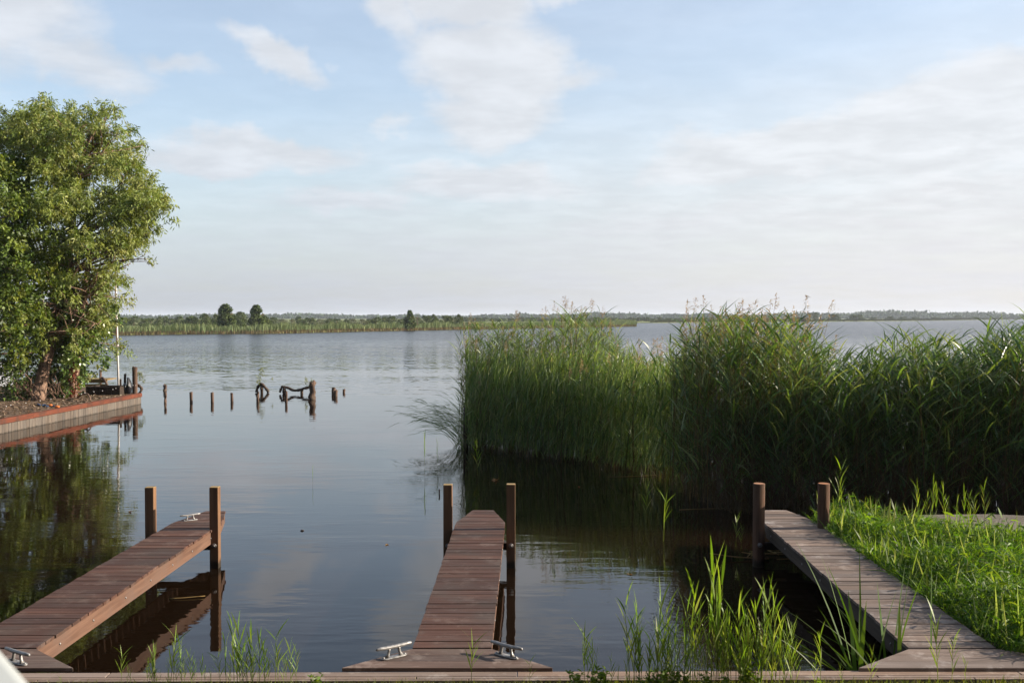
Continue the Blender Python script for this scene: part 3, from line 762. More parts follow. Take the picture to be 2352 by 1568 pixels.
# clump in the middle: fine-leaved, lower edge slopes up to full height
fl = [(-1.05, 22.6), (1.1, 20.5), (2.0, 19.4), (2.9, 18.0)]
def fd(x, y):
    best = 9
    for (x0, y0), (x1, y1) in zip(fl[:-1], fl[1:]):
        dx_, dy_ = x1 - x0, y1 - y0; k = max(0, min(1, ((x - x0) * dx_ + (y - y0) * dy_) / (dx_ * dx_ + dy_ * dy_))); best = min(best, math.hypot(x - x0 - k * dx_, y - y0 - k * dy_))
    return best
def h1(x, y):
    f = fd(x, y); a_ = (x / y) * F + 1176
    top = np.interp(a_, [1050, 1120, 1260, 1300, 1350, 1390, 1430, 1480, 1520], [2.62, 2.78, 2.85, 3.08, 3.05, 2.50, 2.02, 1.88, 2.0])
    return float(np.interp(f, [0, .5, 1.6, 3], [1.55, 1.95, 2.55, 1]) if f < 1.6 else top) if f < 1.6 else float(top)
poly1 = fl + [(3.6, 19.5), (4.4, 22.0), (4.0, 26.0), (-1.35, 26.6), (-1.2, 24.5)]
parts = [reed_bed(poly1, 2500, h1, 8, .42, .022, (.05, 0, 0), .60, GREEN, .12, .05, .05, panh=.55, lo=.12)]
front = [(-1.05, 22.55), (1.1, 20.45), (2.0, 19.35), (2.9, 17.95), (3.3, 18.8), (2.3, 20.6), (1.4, 21.8), (-1.1, 23.9)]
# fine upright leaves of the front face, tinted lighter to look sunlit
nb = 9000; P = scatter(front, nb)
hb = np.array([h1(x, y) for x, y in P]); zb = hb * rng.uniform(.02, .93, nb)
B = np.column_stack([P, zb]); D = np.column_stack([rng.normal(size=nb) * .16 + .06, rng.normal(size=nb) * .2 - .08, np.ones(nb)])
parts.append(ribbons(B, D, rng.uniform(.25, .52, nb), rng.uniform(.012, .024, nb), np.column_stack([rng.uniform(-.05, .3, nb), rng.uniform(-.15, .1, nb), -rng.uniform(0, .3, nb)]), 3, [.6, 1, .7, .05], None, tints(nb, [(g_[0] * 1.25, g_[1] * 1.2, g_[2] * 1.3) for g_ in GREEN], .3)))
# arching rushes spilling over the water on the left
na = 95; B = np.column_stack([rng.uniform(-1.25, -.6, na), rng.uniform(22.2, 24.4, na), np.full(na, -.05)])
D = np.column_stack([-rng.uniform(.15, .85, na), rng.normal(size=na) * .15, np.ones(na)])
L_ = rng.uniform(1.1, 2.25, na); bn = np.column_stack([-rng.uniform(.10, .38, na), rng.normal(size=na) * .08, -rng.uniform(.25, .55, na)])
parts.append(ribbons(B, D, L_, np.full(na, .010), bn, 7, [1, 1, 1, .9, .8, .6, .4, .1], None, tints(na, GREEN)))
ti = np.repeat(np.arange(na), 5); tt = rng.uniform(.5, 1.0, na * 5)
B2 = B[ti] + (unit(D)[ti] * tt[:, None] + bn[ti] * (tt ** 2)[:, None]) * L_[ti][:, None]
D2 = unit(D)[ti] + 2 * bn[ti] * tt[:, None] + rng.normal(size=(na * 5, 3)) * .16
parts.append(ribbons(B2, D2, rng.uniform(.12, .34, na * 5), np.full(na * 5, .008), np.array([[-.12, 0, -.25]]) * np.ones((na * 5, 1)), 3, [.6, 1, .7, .05], None, tints(na * 5, GREEN)))
V, Q, C = join(parts)
tag(quads('reed_bed', V, Q, C, M_REED), 'fine-leaved green reed bed rising from the lake behind the middle jetty', 'reeds', kind='stuff')

hx = [2.2, 2.8, 3.3, 4.0, 4.5, 4.8, 5.2, 5.7, 6.2, 6.7, 7.1, 7.6, 8.3, 10, 15]
hv = [2.45, 2.78, 2.98, 2.92, 2.74, 2.38, 2.22, 2.38, 2.72, 2.55, 2.50, 2.78, 2.95, 2.9, 3.0]
def h2(x, y):
    xa = x * 16.0 / y
    return float(np.interp(xa, hx, hv)) * float(np.interp(y, [14.0, 15.0, 16], [.86, .96, 1.0]))
poly2 = [(2.75, 17.6), (2.9, 16.3), (3.3, 15.3), (4.4, 14.8), (6, 14.6), (8, 14.4), (20, 14.2), (20, 17.0), (9, 17.3), (6.2, 17.5), (5, 17.8), (4.4, 18.5), (3.3, 18.8)]
parts = [reed_bed(poly2, 7200, h2, 10, .50, .025, (.06, -.01, 0), .60, GREEN + [(.06, .12, .04), (.10, .20, .06)], .16, .0, .06, lo=.14)]
plumep = [(2.5, 16.8), (3.3, 15.6), (4.5, 15.4), (4.9, 17.6), (4.3, 18.8), (3.2, 18.8)]
parts.append(reed_bed(plumep, 170, lambda x, y: 2.75, 2, .4, .02, (.04, 0, 0), .5, GREEN, .8, .62, .06, panh=.60))
V, Q, C = join(parts)
tag(quads('reed_bed', V, Q, C, M_REED), 'tall broad-leaved reed bed with pink-brown plumes behind the right jetty', 'reeds', kind='stuff')
# dry litter of dead stems at the foot of the tall bed
nd = 2600; P = scatter([(2.9, 16.2), (3.3, 15.2), (4.4, 14.6), (6, 14.4), (9, 14.2), (9, 15.2), (4.5, 15.6), (3.4, 16.6)], nd)
B = np.column_stack([P, np.full(nd, -.05)]); D = np.column_stack([rng.normal(size=nd) * .35, rng.normal(size=nd) * .2 - .05, np.ones(nd)])
V, Q, C = ribbons(B, D, rng.uniform(.4, 1.3, nd), np.full(nd, .008), rng.normal(size=(nd, 3)) * .1, 3, [1, 1, .8, .5], None, tints(nd, [(.09, .055, .032), (.13, .085, .05)]))
tag(quads('dead_reed_stems', V, Q, C, M_REED), 'dry brown broken stems at the foot of the tall reed bed', 'dead reeds', kind='stuff')

# dark stakes inside the reed edge
for (x, yt, yb, Y, lb) in ((1069, 935, 970, 22.9, 'dark stake half buried in the left edge of the fine reed bed'),):
    p = GD(x, yt, Y); post_thing('stake', lb, 'stake', .05, 0, 0, (p.x, Y, 0), p.z, M_DARKW, (0, 0), 9)

# ------------------------------------------------------------------ young reed shoots (things, copied)
YG = [(.22, .37, .04), (.27, .41, .055), (.15, .28, .04), (.30, .38, .13)]
def shoot_proto(H, nl, spread):
    root = bpy.data.objects.new('reed_shoot', None); COL.objects.link(root)
    st_ = ribbons(np.zeros((2, 3)), np.array([[.01, 0, 1], [.01, 0, 1.0]]), np.full(2, H), np.full(2, .010), np.array([[.03, 0, 0]] * 2), 5, [1.1, 1, .9, .8, .6, .3], np.array([[1, 0, 0], [0, 1, 0.]]), tints(2, [(.20, .26, .08)]))
    quads('stem', *st_, M_YOUNG, root)
    tt = np.linspace(.30, .97, nl) + rng.uniform(-.03, .03, nl); a = np.arange(nl) * math.pi + rng.normal(size=nl) * .5 + rng.uniform(0, 6)
    hz_ = np.column_stack([np.cos(a), np.sin(a) * .7, np.zeros(nl)])
    B = np.column_stack([.03 * tt ** 2 * H, np.zeros(nl), tt * H])
    D = hz_ * spread * rng.uniform(.5, 1.4, (nl, 1)) + np.array([0, 0, 1])
    V, Q, C = ribbons(B, D, rng.uniform(.26, .46, nl) * (.6 + .5 * H), rng.uniform(.016, .027, nl), hz_ * .12 + np.array([0, 0, -.10]) * rng.uniform(0, 2, (nl, 1)), 5, [.35, .8, 1, .8, .45, .02], np.cross(D, rng.normal(size=(nl, 3)) + np.array([0, 1.5, 0])), tints(nl, YG, .15))
    quads('foliage', V, Q, C, M_YOUNG, root)
    return root
protos = [shoot_proto(1.0, 9, .38), shoot_proto(1.0, 8, .28), shoot_proto(1.0, 10, .48), shoot_proto(1.0, 7, .22), shoot_proto(1.0, 9, .33)]
pused = [False] * len(protos)
def shoot(p, H, label, group, tilt=0.0, wide=1.0, k=None):
    k = rnd.randrange(len(protos)) if k is None else k
    H *= .77; wide *= 1.15      # the top leaves reach above the stem
    pr = protos[k]
    if not pused[k]: r_ = pr; pused[k] = True
    else:
        r_ = pr.copy(); COL.objects.link(r_)
        for ch in pr.children:
            c = ch.copy(); COL.objects.link(c); c.parent = r_
    r_.location = p; r_.scale = (H * wide, H * wide, H); r_.rotation_euler = (rnd.uniform(-.05, .05), tilt, rnd.uniform(0, 6.28))
    tag(r_, label, 'reed', group); return r_
# left tuft, in front of the boardwalk edge: (x, top y)
LT = [(278, 1478), (292, 1520), (141, 1545), (345, 1500), (352, 1475), (362, 1520), (390, 1430), (398, 1470), (405, 1510), (418, 1455), (425, 1500), (440, 1482), (462, 1500), (470, 1525),
      (508, 1480), (520, 1450), (538, 1400), (545, 1440), (560, 1402), (572, 1450), (580, 1425), (596, 1440), (610, 1465), (632, 1420), (640, 1470), (650, 1500), (668, 1460), (680, 1475), (300, 1535), (575, 1500), (530, 1500), (556, 1490), (616, 1500), (486, 1530)]
LT += [(rnd.choice((355, 400, 430, 540, 565, 590, 640)) + rnd.uniform(-18, 18), rnd.uniform(1460, 1540)) for _ in range(20)]
for (x, yt) in LT:
    Y = rnd.uniform(6.86, 6.95); b_ = GD(x, 1570, Y); H = GD(x, yt, Y).z - .40
    shoot((b_.x, Y, .40), max(.08, H), 'young bright green reed in the left tuft on the near bank', 'young reeds of the left foreground tuft', rnd.uniform(-.08, .08))
RT = [(1343, 1420), (1350, 1440), (1362, 1450), (1372, 1480), (1440, 1470), (1447, 1330), (1455, 1360), (1462, 1400), (1470, 1385), (1490, 1430), (1500, 1480), (1508, 1320), (1515, 1340), (1530, 1380), (1545, 1420), (1556, 1405), (1570, 1340), (1585, 1300),
      (1592, 1370), (1605, 1400), (1622, 1235), (1632, 1262), (1643, 1262), (1650, 1330), (1662, 1380), (1675, 1400), (1690, 1350), (1698, 1340), (1710, 1380), (1720, 1410), (1735, 1340), (1748, 1320), (1760, 1395), (1772, 1330), (1783, 1318), (1790, 1380), (1800, 1420), (1815, 1385), (1830, 1470), (1405, 1490), (1420, 1520),
      (1540, 1470), (1580, 1450), (1620, 1450), (1660, 1460), (1700, 1450), (1740, 1460), (1770, 1450), (1600, 1480), (1885, 1430), (1870, 1490)]
RT += [(rnd.uniform(1440, 1835), rnd.uniform(1390, 1530)) for _ in range(46)]
for (x, yt) in RT:
    Y = rnd.uniform(6.80, 6.95); b_ = GD(x, 1570, Y); H = GD(x, yt, Y).z - .40
    shoot((b_.x, Y, .40), max(.1, H), 'young bright green reed in the large right tuft on the near bank', 'young reeds of the right foreground tuft', rnd.uniform(-.07, .07), .9)
for (x, yt, lb) in ((1082, 1440, 'lone reed shoot growing up before the middle jetty planks'), (1216, 1500, 'lone reed shoot beside the right cleat of the middle jetty'),
                    (2155, 1380, 'tall bent reed shoot on the landing of the grey jetty'), (2185, 1440, 'leaning yellow-green reed shoot on the landing of the grey jetty'),
                    (2218, 1500, 'short reed shoot at the bottom right corner planks'), (2000, 1475, 'reed shoot between the boardwalk and the broad sword leaves'), (1935, 1520, 'short reed shoot left of the grey jetty landing')):
    Y = 6.9; b_ = GD(x, 1570, Y); H = GD(x, yt, Y).z - .40; shoot((b_.x, Y, .40), max(.1, H), lb, None, rnd.uniform(-.1, .1))
# shoots on the sandy bank before the dark reeds
for (x, yt, yb) in ((2107, 1090, 1196), (2128, 1120, 1200), (2140, 1085, 1203), (2150, 1105, 1200), (2168, 1100, 1206), (2180, 1140, 1208), (2198, 1130, 1210), (2216, 1110, 1208), (2228, 1120, 1212), (2240, 1125, 1205), (2262, 1095, 1212), (1924, 1040, 1190), (1935, 1110, 1192)):
    b_ = G(x, yb, .40); H = GD(x, yt, b_.y).z - .40
    shoot(tuple(b_), H, 'yellow-green reed shoot lit by the sun against the dark reed bed', 'sunlit reed shoots on the right bank', 0, .8)
# loose reeds standing in open water
for (x, yb, yt, lb, k) in ((975, 1085, 985, 'thin yellowing reed standing alone in open water left of the fine reed bed', 3), (1004, 1078, 1000, 'faint thin reed close to the yellowing one in open water', 3),
                           (1097, 1092, 1005, 'green reed leaning right in the water before the fine reed bed', 1), (1484, 1200, 1100, 'slender upright reed in the dark water', 1),
                           (1524, 1243, 1120, 'wide-leaved reed with four spread leaves in the dark water', 2), (718, 1112, 1065, 'single hair-thin reed stem in the open lake', 3),
                           (1690, 1255, 1170, 'reed shoot in dark water left of the round post', 0), (1702, 1260, 1200, 'short reed shoot in dark water beside the round post', 4)):
    b_ = G(x, yb, 0); H = GD(x, yt, b_.y).z
    shoot((b_.x, b_.y, 0), H, lb, None, 0, .55 if k == 3 else 1.0, k)

# broad sword leaves between jetty and landing
ns = 26; gx = G(2072, 1500, 0.0)
B = np.column_stack([rng.normal(size=ns) * .10 + 2.84, rng.normal(size=ns) * .12 + 7.72, np.full(ns, -.05)])
a = rng.uniform(-1.0, .30, ns); a[:6] = rng.uniform(-.12, .22, 6)
D = np.column_stack([a * .75, rng.uniform(0, .35, ns), np.ones(ns)])
Ls = rng.uniform(.8, 1.35, ns); Ls[:6] = rng.uniform(.85, 1.0, 6); Wd = rng.uniform(.010, .018, ns); Wd[:6] = .034
bn = np.column_stack([a * .45, rng.normal(size=ns) * .1, -np.abs(a) * .45])
bn[:6] *= .3
V, Q, C = ribbons(B, D, Ls, Wd, bn, 8, [.9, 1, 1, 1, .95, .85, .65, .4, .02], np.column_stack([np.ones(ns), rng.normal(size=ns) * .5, np.zeros(ns)]), tints(ns, [(.10, .19, .04), (.13, .22, .05), (.09, .15, .045)]))
tag(quads('sedge_clump', V, Q, C, M_YOUNG), 'clump of broad sword-shaped leaves arching beside the grey jetty', 'sedge')

# small broad-leaved weeds on the near bank
def weed_proto():
    root = bpy.data.objects.new('weed', None); COL.objects.link(root)
    k = 5; D = np.column_stack([rng.normal(size=k) * .25, rng.normal(size=k) * .25, np.ones(k)]); L_ = rng.uniform(.6, 1.0, k)
    quads('stem', *ribbons(np.zeros((k, 3)), D, L_, np.full(k, .03), np.zeros((k, 3)), 2, [1, .8, .5], None, tints(k, [(.14, .20, .06)])), M_YOUNG, root)
    m = 70; i = rng.integers(0, k, m); tt = rng.uniform(.25, 1.02, m); B = unit(D)[i] * (L_[i] * tt)[:, None]
    D2 = rng.normal(size=(m, 3)); D2[:, 2] = np.abs(D2[:, 2]) * .6 + .25
    quads('foliage', *ribbons(B, D2, rng.uniform(.16, .32, m), rng.uniform(.06, .11, m), np.array([[0, 0, -.25]]) * np.ones((m, 1)), 3, [.3, 1, .8, .05], None, tints(m, [(.17, .28, .05), (.22, .32, .07)])), M_YOUNG, root)
    return root
wp = weed_proto(); first = True
for (x, s_) in ((1322, .16), (1388, .19), (1370, .15), (1500, .14), (1512, .20), (1545, .16), (1580, .14), (1721, .15), (1712, .2), (1745, .14), (1620, .12), (1660, .12), (725, .13), (1478, .12), (1885, .10)):
    Y = rnd.uniform(6.80, 6.93); b_ = GD(x, 1570, Y)
    if first: r_ = wp; first = False
    else:
        r_ = wp.copy(); COL.objects.link(r_)
        for ch in wp.children: c = ch.copy(); COL.objects.link(c); c.parent = r_
    r_.location = (b_.x, Y, .40); r_.scale = (s_, s_, s_ * 1.1); r_.rotation_euler = (0, 0, rnd.uniform(0, 6))
    tag(r_, 'small broad-leaved weed among the reeds at the near bank', 'weed', 'weeds on the near bank')

# ------------------------------------------------------------------ grass
GG = [(.15, .29, .026), (.19, .32, .032), (.09, .20, .024), (.23, .34, .045), (.05, .12, .016), (.07, .16, .02)]
ext = Vector((3.68, 7.1))
def clump_h(P): return .28 - .07 * np.clip(P[:, 1] - 11.2, 0, 1.5) + .15 * np.sin(P[:, 0] * 3.1 + P[:, 1] * 1.3) * np.sin(P[:, 1] * 2.7 + 1) + .05 * np.sin(P[:, 0] * 9 + P[:, 1] * 7)
polyg = [(3.70, 7.5), (3.68, 12.4), (4.1, 12.9), (4.9, 12.3), (5.3, 11.9), (5.8, 11.4), (6.6, 11.1), (8.5, 11.1), (8.5, 8.6), (5.4, 8.2), (4.55, 7.6), (4.4, 7.1), (4.1, 7.25)]
parts = []
n_ = 46000; P = scatter(polyg, n_); hgt = np.clip(clump_h(P), .08, 1)
edge = np.clip((P[:, 0] - 3.66) / .35, .5, 1); back = np.clip((11.9 - P[:, 1] + (P[:, 0] < 5) * 2) / 1.2, .25, 1)
B = np.column_stack([P, np.full(n_, .38) + hgt * rng.uniform(0, .75, n_) * edge * back])
D = rng.normal(size=(n_, 3)) * .55; D[:, 2] = 1; D[:, 0] += .1
parts.append(ribbons(B, D, rng.uniform(.10, .28, n_) * (.6 + .4 * back), rng.uniform(.005, .011, n_), np.column_stack([rng.normal(size=n_) * .25, rng.normal(size=n_) * .25, -rng.uniform(.1, .7, n_)]), 3, [.7, 1, .7, .05], None, tints(n_, GG, .25)))
n_ = 6500; P = scatter(polyg, n_); hgt = np.clip(clump_h(P), .08, 1); edge = np.clip((P[:, 0] - 3.66) / .35, .5, 1); back = np.clip((11.9 - P[:, 1] + (P[:, 0] < 5) * 2) / 1.2, .2, 1)
B = np.column_stack([P, .38 + hgt * rng.uniform(.1, 1.05, n_) * edge * back]); D = rng.normal(size=(n_, 3)); D[:, 2] = np.abs(D[:, 2]) * .5 + .2
parts.append(ribbons(B, D, rng.uniform(.06, .15, n_), rng.uniform(.014, .028, n_), np.column_stack([np.zeros(n_), np.zeros(n_), -rng.uniform(.1, .5, n_)]), 3, [.4, 1, .75, .05], None, tints(n_, GG, .25)))
# a few tall pointed leaves standing out
n_ = 520; P = scatter(polyg, n_); B = np.column_stack([P, np.full(n_, .42)]); D = rng.normal(size=(n_, 3)) * .2; D[:, 2] = 1
parts.append(ribbons(B, D, rng.uniform(.25, .42, n_), rng.uniform(.014, .026, n_), rng.normal(size=(n_, 3)) * .12, 4, None, None, tints(n_, [(.2, .28, .08), (.30, .36, .20)])))
V, Q, C = join(parts)
tag(quads('bank_grass', V, Q, C, M_GRASS), 'lush sunlit grass and weeds on the bank right of the grey jetty', 'grass', kind='stuff')
# short turf: behind the grass to the right, and along the near edge
tp = [(5.0, 12.0), (5.6, 11.3), (6.4, 10.9), (9, 10.9), (9, 11.6), (6.6, 11.6), (5.6, 11.9)]
n_ = 5000; P = scatter(tp, n_); B1 = np.column_stack([P, np.full(n_, .38)])
np_ = [(-4, 6.6), (5, 6.6), (5, 7.05), (-4, 6.97)]
n2_ = 16000; P2 = scatter(np_, n2_); B2 = np.column_stack([P2, np.full(n2_, .40)])
B = np.concatenate([B1, B2]); m = len(B); D = rng.normal(size=(m, 3)) * .5; D[:, 2] = 1
V, Q, C = ribbons(B, D, rng.uniform(.02, .055, m), rng.uniform(.003, .006, m), rng.normal(size=(m, 3)) * .2, 2, [1, .8, .1], None, tints(m, [(.14, .20, .04), (.19, .22, .06), (.22, .20, .08)]))
tag(quads('short_turf', V, Q, C, M_GRASS), 'short turf along the near bank and behind the tall weeds', 'grass', kind='stuff')
# litter on the left bank
n_ = 5000; P = scatter([(q0.x - .15, q0.y), (qend.x - .2, qend.y - .3), (-14.8, 36), (-20, 34), (-19, 22)], n_); B = np.column_stack([P, np.full(n_, .352)]); D = rng.normal(size=(n_, 3)); D[:, 2] = np.abs(D[:, 2]) * .25
V, Q, C = ribbons(B, D, rng.uniform(.04, .12, n_), rng.uniform(.02, .05, n_), np.zeros((n_, 3)), 2, [.4, 1, .3], None, tints(n_, [(.17, .11, .07), (.26, .19, .13), (.12, .08, .05), (.34, .26, .20)]))
tag(quads('fallen_leaves', V, Q, C, M_FAR), 'dry fallen leaves covering the ground behind the red quay beam', 'leaves', kind='stuff')

# ------------------------------------------------------------------ near trees
def tree_tube(mb, p0, p1, r0, r1, wob_=.12, K=7, sag=0.0, n_=8):
    p0, p1 = Vector(p0), Vector(p1); L_ = (p1 - p0).length; pts = []; rad = []
    a = [rnd.gauss(0, wob_) * L_ * .25 for _ in range(3)]
    for k in range(K + 1):
        f = k / K; s_ = math.sin(math.pi * f); s2 = math.sin(2 * math.pi * f)
        pts.append(p0.lerp(p1, f) + Vector((a[0] * s_ + a[2] * s2 * .5, a[1] * s_, sag * s_ * L_ * .15))); rad.append(r0 + (r1 - r0) * f)
    mb.tube(pts, rad, n_); return pts

def foliage(clumps, per, spray_n, spray_l, leaf_l, leaf_w, cols, droop, broad=False):
    """clumps: (centre, radius). Leaves ride on short twigs set through each clump's shell"""
    parts = []; tw = []
    for (c, r) in clumps:
        c = np.array(c); ns_ = max(4, int(per * (r / .7) ** 2)); d = unit(rng.normal(size=(ns_, 3)) * np.array([1, 1, .9]) + np.array([0, 0, .15]))
        o_ = c + d * (r * rng.uniform(.25, .95, (ns_, 1)))
        tdir = unit(d * .8 + rng.normal(size=(ns_, 3)) * .5 + np.array([0, 0, .35]))
        m = ns_ * spray_n; i = np.repeat(np.arange(ns_), spray_n); tt = rng.uniform(0, 1, m); sl = spray_l * rng.uniform(.6, 1.3, ns_)[i]
        B = o_[i] + (tdir[i] * tt[:, None] + np.array([0, 0, -droop]) * (tt ** 2)[:, None]) * sl[:, None] + rng.normal(size=(m, 3)) * .05
        D = tdir[i] * .5 + rng.normal(size=(m, 3)) * .65 + np.array([0, 0, -droop * 1.2])
        parts.append(ribbons(B, D, leaf_l * rng.uniform(.6, 1.3, m), leaf_w * rng.uniform(.7, 1.2, m), np.array([[0, 0, -.2]]) * np.ones((m, 1)), 2, [.35, 1, .12], None, np.repeat(tints(ns_, cols, .16), spray_n, 0) * (1 + rng.uniform(-.12, .12, (m, 1)))))
    return join(parts)

def clumps_at(spec, Y, extra=2, sp=1.8, rs=1.0):
    out_ = []
    for (x, y, r) in spec:
        p = GD(x, y, Y + rnd.uniform(-.8, .8)); rr = r * Y / F * rs; out_.append((tuple(p), rr))
        for k in range(extra):
            q = p + Vector((rnd.gauss(0, .25) - .15, rnd.choice((-1, 1)) * rnd.uniform(.7, sp), rnd.gauss(0, .2) - .15)); out_.append((tuple(q), rr * rnd.uniform(.8, 1.05)))
    return out_

m_, n, b = mat('bark'); M_BARK = m_
oc = n.n('ShaderNodeTexCoord').outputs['Object']; g = n.noise(n.vmul(oc, (14, 14, 2.5)), 1.0, 6, .65, .5)
c = n.mix(n.rng(g, .35, .65), (.075, .042, .028), (.24, .15, .10)); n.L.new(c, b.inputs['Base Color']); b.inputs['Roughness'].default_value = .9
bp = n.n('ShaderNodeBump'); bp.inputs['Distance'].default_value = .05; n.L.new(g, bp.inputs['Height']); n.L.new(bp.outputs[0], b.inputs['Normal'])

WIL = [(140, 545, 40), (150, 600, 34), (120, 580, 34), (100, 238, 22), (95, 270, 34), (60, 262, 26), (40, 295, 36), (135, 285, 34), (165, 268, 16), (172, 300, 32), (205, 282, 24), (240, 245, 14), (255, 262, 22), (250, 300, 30), (215, 325, 40), (5, 305, 34), (10, 345, 36), (272, 305, 16),
       (165, 350, 42), (110, 335, 42), (55, 355, 40), (285, 370, 36), (235, 385, 44), (312, 400, 28), (330, 425, 22), (180, 415, 44), (125, 410, 42), (300, 445, 38), (345, 445, 24), (372, 462, 18), (375, 478, 12), (245, 460, 44), (340, 490, 30), (352, 470, 26), (290, 510, 38), (190, 490, 42), (345, 535, 22),
       (320, 560, 26), (335, 595, 12), (285, 575, 26), (240, 550, 38), (140, 480, 40), (190, 570, 34), (250, 615, 26), (272, 632, 16), (255, 668, 12), (225, 655, 26), (232, 700, 18), (215, 730, 26), (222, 765, 18), (210, 782, 16), (238, 735, 12), (170, 640, 30), (252, 655, 10)]
TY = 32.6
wt = thing('willow_tree', 'tall pale green willow leaning over the left quay, behind its darker neighbour', 'tree', tuple(GD(88, 918, 31.7)))
wl = Vector(wt.location); wl.z = .35; wt.location = wl
trunk = MB(); trunk.smooth = True
T0 = wl; T1 = GD(100, 850, 32.0); T2 = GD(117, 790, 32.3); T3 = GD(140, 700, 32.6); T4 = GD(165, 560, 32.6)
trunk.tube([T0 - Vector((0, 0, .2)), T0 + Vector((0, 0, .15)), T0.lerp(T1, .5), T1, T2, T2.lerp(T3, .5), T3, T3.lerp(T4, .5), T4, GD(160, 420, 32.5), GD(150, 330, 32.5), GD(110, 262, 32.4)],
           [.27, .21, .19, .175, .16, .15, .135, .12, .095, .06, .035, .012], 14)
FK = [T2, T3, T3.lerp(T4, .5), T4, GD(160, 420, 32.5)]
cw = clumps_at(WIL, TY, 2, 2.0, .86)
limb_ts = []
for i, (x, y, r) in enumerate(WIL):
    c, rr = cw[i * 3]; c = Vector(c)
    cand = min(FK, key=lambda q: (q - c).length + max(0, q.z - c.z + .6) * 3)
    tree_tube(trunk, cand, c, .02 + .0125 * (c - cand).length, .010, .35, 7, .4)
    for k in (1, 2):
        c2 = Vector(cw[i * 3 + k][0]); mid = cand.lerp(c, .55); tree_tube(trunk, mid, c2, .018, .006, .3, 5)
    for k in range(5):
        e = c + Vector((rnd.gauss(0, 1), rnd.gauss(0, 1), rnd.gauss(0, 1) + .3)).normalized() * rr * 1.0; tree_tube(trunk, cand.lerp(c, rnd.uniform(.7, .95)), e, .010, .004, .2, 4, 0, 5)
# bare lower twigs
for k in range(46):
    s_ = GD(rnd.uniform(60, 230), rnd.uniform(620, 760), 32 + rnd.uniform(-1, 1.2)); e = s_ + Vector((rnd.gauss(0, .9), rnd.gauss(-.3, .5), rnd.gauss(.1, .6)))
    q = min((T2, T3, T4), key=lambda v: (v - s_).length)
    tree_tube(trunk, q, s_, .022, .012, .4, 6); tree_tube(trunk, s_, e, .012, .004, .3, 5, 0, 5)
o = trunk.build('trunk', M_BARK, wt); o.location = -wl
V, Q, C = foliage(cw, 105, 20, .27, .115, .036, [(.31, .37, .085), (.24, .31, .065), (.37, .42, .13), (.17, .24, .05)], .38)
o = quads('crown', V, Q, C, M_LEAF, wt); o.location = -wl

BRD = [(-10, 400, 46), (25, 395, 36), (5, 440, 46), (50, 440, 38), (75, 480, 34), (20, 490, 48), (60, 530, 40), (0, 545, 46), (95, 545, 32), (40, 585, 42), (-5, 610, 44), (80, 600, 36), (115, 600, 28), (25, 650, 42), (-10, 690, 40), (70, 665, 34), (30, 710, 36), (0, 745, 34),
       (110, 660, 26), (75, 735, 30), (30, 765, 30), (-10, 800, 34), (50, 800, 22), (15, 830, 16)]
bt_ = thing('broadleaf_tree', 'dark green broadleaf tree cut by the left edge of the photo', 'tree', (-17.6, 30.6, .35)); bl_ = Vector(bt_.location)
tb = MB(); tb.smooth = True; top = Vector((-17.4, 30.8, 5.2))
tb.tube([bl_ - Vector((0, 0, .2)), bl_ + Vector((0, 0, .2)), Vector((-17.5, 30.7, 2.2)), Vector((-17.3, 30.7, 3.8)), top, Vector((-17.0, 30.8, 7))], [.26, .18, .15, .12, .09, .03], 12)
cb_ = clumps_at(BRD, 30.6, 2, 1.8)
for i in range(len(BRD)):
    c = Vector(cb_[i * 3][0]); s_ = Vector((-17.4, 30.7, min(6, max(1.6, c.z - 1.0)))); tree_tube(tb, s_, c, .05, .012, .3, 7)
    for k in (1, 2): tree_tube(tb, s_.lerp(c, .6), cb_[i * 3 + k][0], .018, .006, .3, 5)
o = tb.build('trunk', M_BARK, bt_); o.location = -bl_
V, Q, C = foliage(cb_, 66, 17, .32, .10, .07, [(.15, .22, .032), (.11, .17, .026), (.24, .30, .05), (.07, .115, .02)], .1)
o = quads('crown', V, Q, C, M_LEAF, bt_); o.location = -bl_

# ivy-clad trunk
it = thing('ivy_clad_tree', 'tree trunk smothered in glossy ivy with a red creeper, right of the bare trunk', 'tree', tuple(GD(165, 909, 33.0))); il = Vector(it.location); il.z = .35; it.location = il
ib = MB(); ib.smooth = True
I = [il - Vector((0, 0, .2)), GD(166, 880, 33), GD(174, 830, 33), GD(180, 790, 33), GD(186, 740, 33), GD(190, 690, 33), GD(200, 620, 33), GD(215, 560, 33)]
ib.tube(I, [.2, .17, .16, .15, .13, .11, .07, .02], 10)
for (x, y) in ((232, 700), (240, 745), (240, 660), (150, 640), (210, 780), (300, 605), (290, 615)):
    tree_tube(ib, I[4].lerp(I[6], rnd.random()), GD(x, y, 33 + rnd.uniform(-.5, .5)), .05, .012, .3, 7)
o = ib.build('trunk', M_BARK, it); o.location = -il
IVC = [(165, 905, 16), (162, 885, 22), (170, 862, 26), (165, 838, 28), (178, 812, 28), (172, 786, 30), (185, 760, 30), (176, 735, 32), (196, 712, 30), (150, 760, 26), (150, 800, 24), (130, 745, 28), (120, 720, 26), (140, 830, 16), (195, 800, 20), (200, 765, 24), (190, 840, 14), (215, 790, 16), (150, 870, 12), (225, 770, 22), (226, 745, 20), (225, 720, 22), (140, 860, 22), (155, 900, 14), (185, 870, 12), (180, 890, 10), (120, 870, 18), (135, 785, 26), (110, 775, 24), (150, 720, 26), (190, 680, 26), (165, 700, 30)]
civ = clumps_at(IVC, 33.3, 1, .6, 1.1)
V, Q, C = foliage(civ, 75, 13, .16, .095, .080, [(.12, .20, .035), (.08, .15, .028), (.17, .25, .055), (.27, .31, .11)], .25)
o = quads('ivy', V, Q, C, leaf_mat('ivy_leaf', .25, .32, (1.35, 1.25, .5), .5), it); o.location = -il
